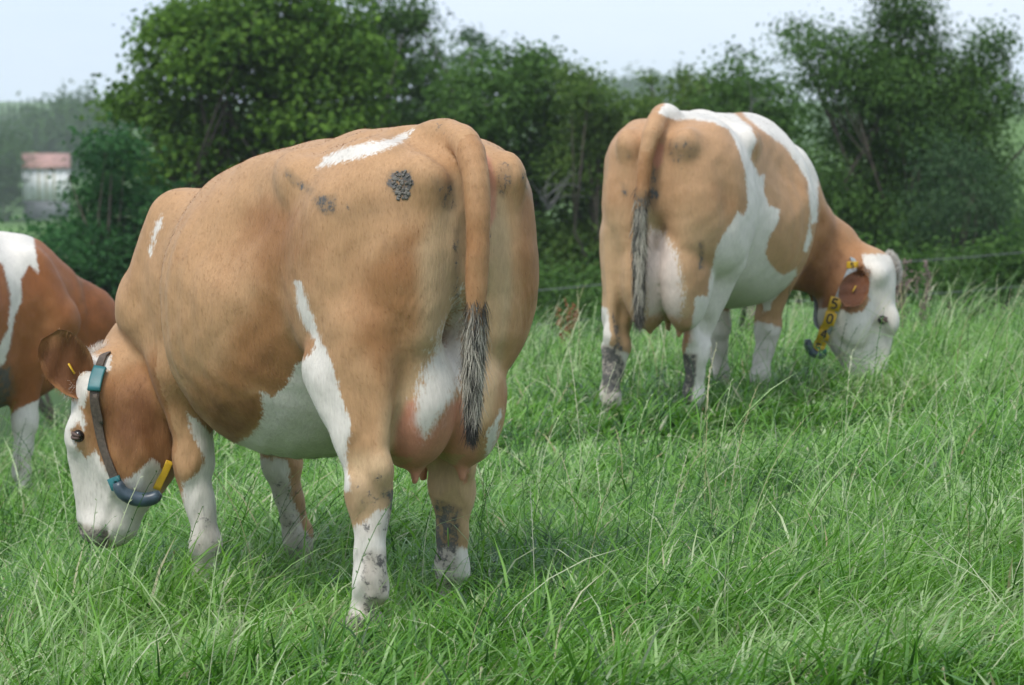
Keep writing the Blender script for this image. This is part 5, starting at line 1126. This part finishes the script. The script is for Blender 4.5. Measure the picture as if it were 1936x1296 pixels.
# long tangled strands lying over the sward, then upright flowering stems with seed spikes
def strands(n, seed):
    g = np.random.default_rng(seed); y = g.uniform(8.3**2, 24.0**2, n)**0.5; x = g.uniform(-1, 1, n)*(0.155*y+0.8)
    k = (pnoise(x, y, 1.9, 16)+0.6*pnoise(x, y, 6.0, 17)+g.normal(0, 0.35, n) > -0.05) & (np.hypot(x-0.65, y-15.0) > 1.05) & (np.hypot((x-1.45), (y-15.9)*0.6) > 0.36) & (np.hypot(x+0.42, y-9.45) > 0.3); x = x[k]; y = y[k]; n = len(x)
    cx = np.round(x/0.16)*0.16; cy = np.round(y/0.16)*0.16; h = np.abs(np.sin(cx*91.7+cy*47.3)*9173.3) % 1.0
    az = h*6.28+pnoise(x, y, 1.5, 5)*2.0+g.normal(0, 0.55, n); L = g.uniform(0.30, 0.62, n)*np.clip(1.3-0.032*(y-8), 0.7, 1); th = np.abs(g.normal(0.45, 0.3, n)); bend = g.uniform(0.9, 2.0, n)
    P = np.stack([x, y, ground_z(x, y)+0.01], 1); segs = 5; rows = []; tw = g.uniform(0, 3.14, n); wid = g.uniform(0.0022, 0.0052, n)*(1+0.03*y)
    for q in range(segs+1):
        u = q/segs; t2 = tw+u*1.2; sd = np.stack([np.cos(t2), np.sin(t2), 0.3*np.sin(t2*3)], 1); w = wid*(0.08 if q == segs else 1-0.45*u)
        rows.append((P-sd*w[:, None]*0.5, P+sd*w[:, None]*0.5)); a = th+bend*(u+0.1)
        P = P+np.stack([np.sin(a)*np.cos(az), np.sin(a)*np.sin(az), np.cos(a)], 1)*(L/segs)[:, None]; P[:, 2] = np.maximum(P[:, 2], ground_z(P[:, 0], P[:, 1])+0.06)
    V = np.stack([q for r in rows for q in r], 1).reshape(-1, 3); m = 2*(segs+1); base = (np.arange(n)*m)[:, None]
    F = np.concatenate([base+np.array([2*q, 2*q+1, 2*q+3, 2*q+2]) for q in range(segs)])
    tone = np.clip(0.62+0.25*(h-0.5)+g.normal(0, 0.14, n), 0.2, 0.97)
    return V, F, np.repeat(tone, m), np.tile(np.repeat(np.linspace(0.4, 1, segs+1), 2), n)
def stems(n, seed):
    g = np.random.default_rng(seed); y = g.uniform(8.4**2, 24.0**2, n)**0.5; x = g.uniform(-1, 1, n)*(0.155*y+0.6)
    k = (pnoise(x, y, 1.6, 6)+g.normal(0, 0.5, n) > 0.05) & (np.hypot(x-0.65, y-15.0) > 0.9) & (np.hypot((x-1.45), (y-15.9)*0.6) > 0.36); x = x[k]; y = y[k]; n = len(x)
    az = 0.3+pnoise(x, y, 1.5, 5)*2.0+g.normal(0, 0.8, n); L = g.uniform(0.34, 0.60, n)*np.clip(1.3-0.032*(y-8), 0.7, 1); th = np.abs(g.normal(0.22, 0.2, n)); bend = g.uniform(0.2, 1.3, n)
    dark = g.random(n) < 0.68; tone = np.where(dark, g.uniform(0.0, 0.22, n), g.uniform(0.86, 1.0, n))
    P = np.stack([x, y, ground_z(x, y)], 1); segs = 14; rows = []; tw = g.uniform(0, 3.14, n); S = []
    for q in range(segs+1):
        u = q/segs; sd = np.stack([np.cos(tw), np.sin(tw), 0*tw], 1); w = 0.0017*(1+0.035*y)*(0.4 if q == segs else 1)
        rows.append((P-sd*w[:, None]*0.5, P+sd*w[:, None]*0.5)); a = th+bend*u*u
        T = np.stack([np.sin(a)*np.cos(az), np.sin(a)*np.sin(az), np.cos(a)], 1)
        if u > 0.55:                      # alternate spikelets up the flowering part
            sg = 1 if q % 2 else -1; o = T*0.8+sd*sg*0.55; l = (0.011*(1+0.02*y))[:, None]; c0 = P+T*0.002
            S.append(np.stack([c0, c0+o*l*0.5+sd*sg*l*0.16, c0+o*l, c0+o*l*0.5-sd*sg*l*0.16], 1))
        P = P+T*(L/segs)[:, None]+sd*(0.0012*(1 if q % 2 else -1) if u > 0.5 else 0)
    V = np.stack([q for r in rows for q in r], 1).reshape(-1, 3); m = 2*(segs+1); base = (np.arange(n)*m)[:, None]
    F = np.concatenate([base+np.array([2*q, 2*q+1, 2*q+3, 2*q+2]) for q in range(segs)])
    k = len(S); SV = np.stack(S, 1).reshape(-1, 3); SF = np.arange(len(SV)).reshape(-1, 4)+len(V)
    return np.concatenate([V, SV]), np.concatenate([F, SF]), np.concatenate([np.repeat(tone, m), np.repeat(tone, 4*k)]), np.concatenate([np.tile(np.repeat(np.linspace(0.3, 1, segs+1), 2), n), np.ones(len(SV))])
stuff('fallen_grass_strands', [strands(int(17000*QG), 311)], 'long pale grass leaves tangled and lying over the meadow grass')
stuff('flowering_grass_stems', [stems(int(6500*QG), 301)], 'thin arching flowering grass stems standing above the meadow grass')
# haze box
hz_v, hz_f = boxm(-900, 900, -55, 1100, -14, 14)
mh = bpy.data.materials.new('thin_air'); mh.use_nodes = True; t = mh.node_tree; t.nodes.clear()
pv = N(t, 'VolumePrincipled'); pv.inputs['Color'].default_value = (0.93, 0.97, 1.0, 1); pv.inputs['Density'].default_value = 0.00042; pv.inputs['Anisotropy'].default_value = 0.2
ot = N(t, 'OutputMaterial'); t.links.new(pv.outputs[0], ot.inputs['Volume'])
if globals().get('HAZE', True): tag(mesh_obj('haze', hz_v, hz_f, mh, None, False), 'thin pale haze over the valley', 'haze', kind='stuff')
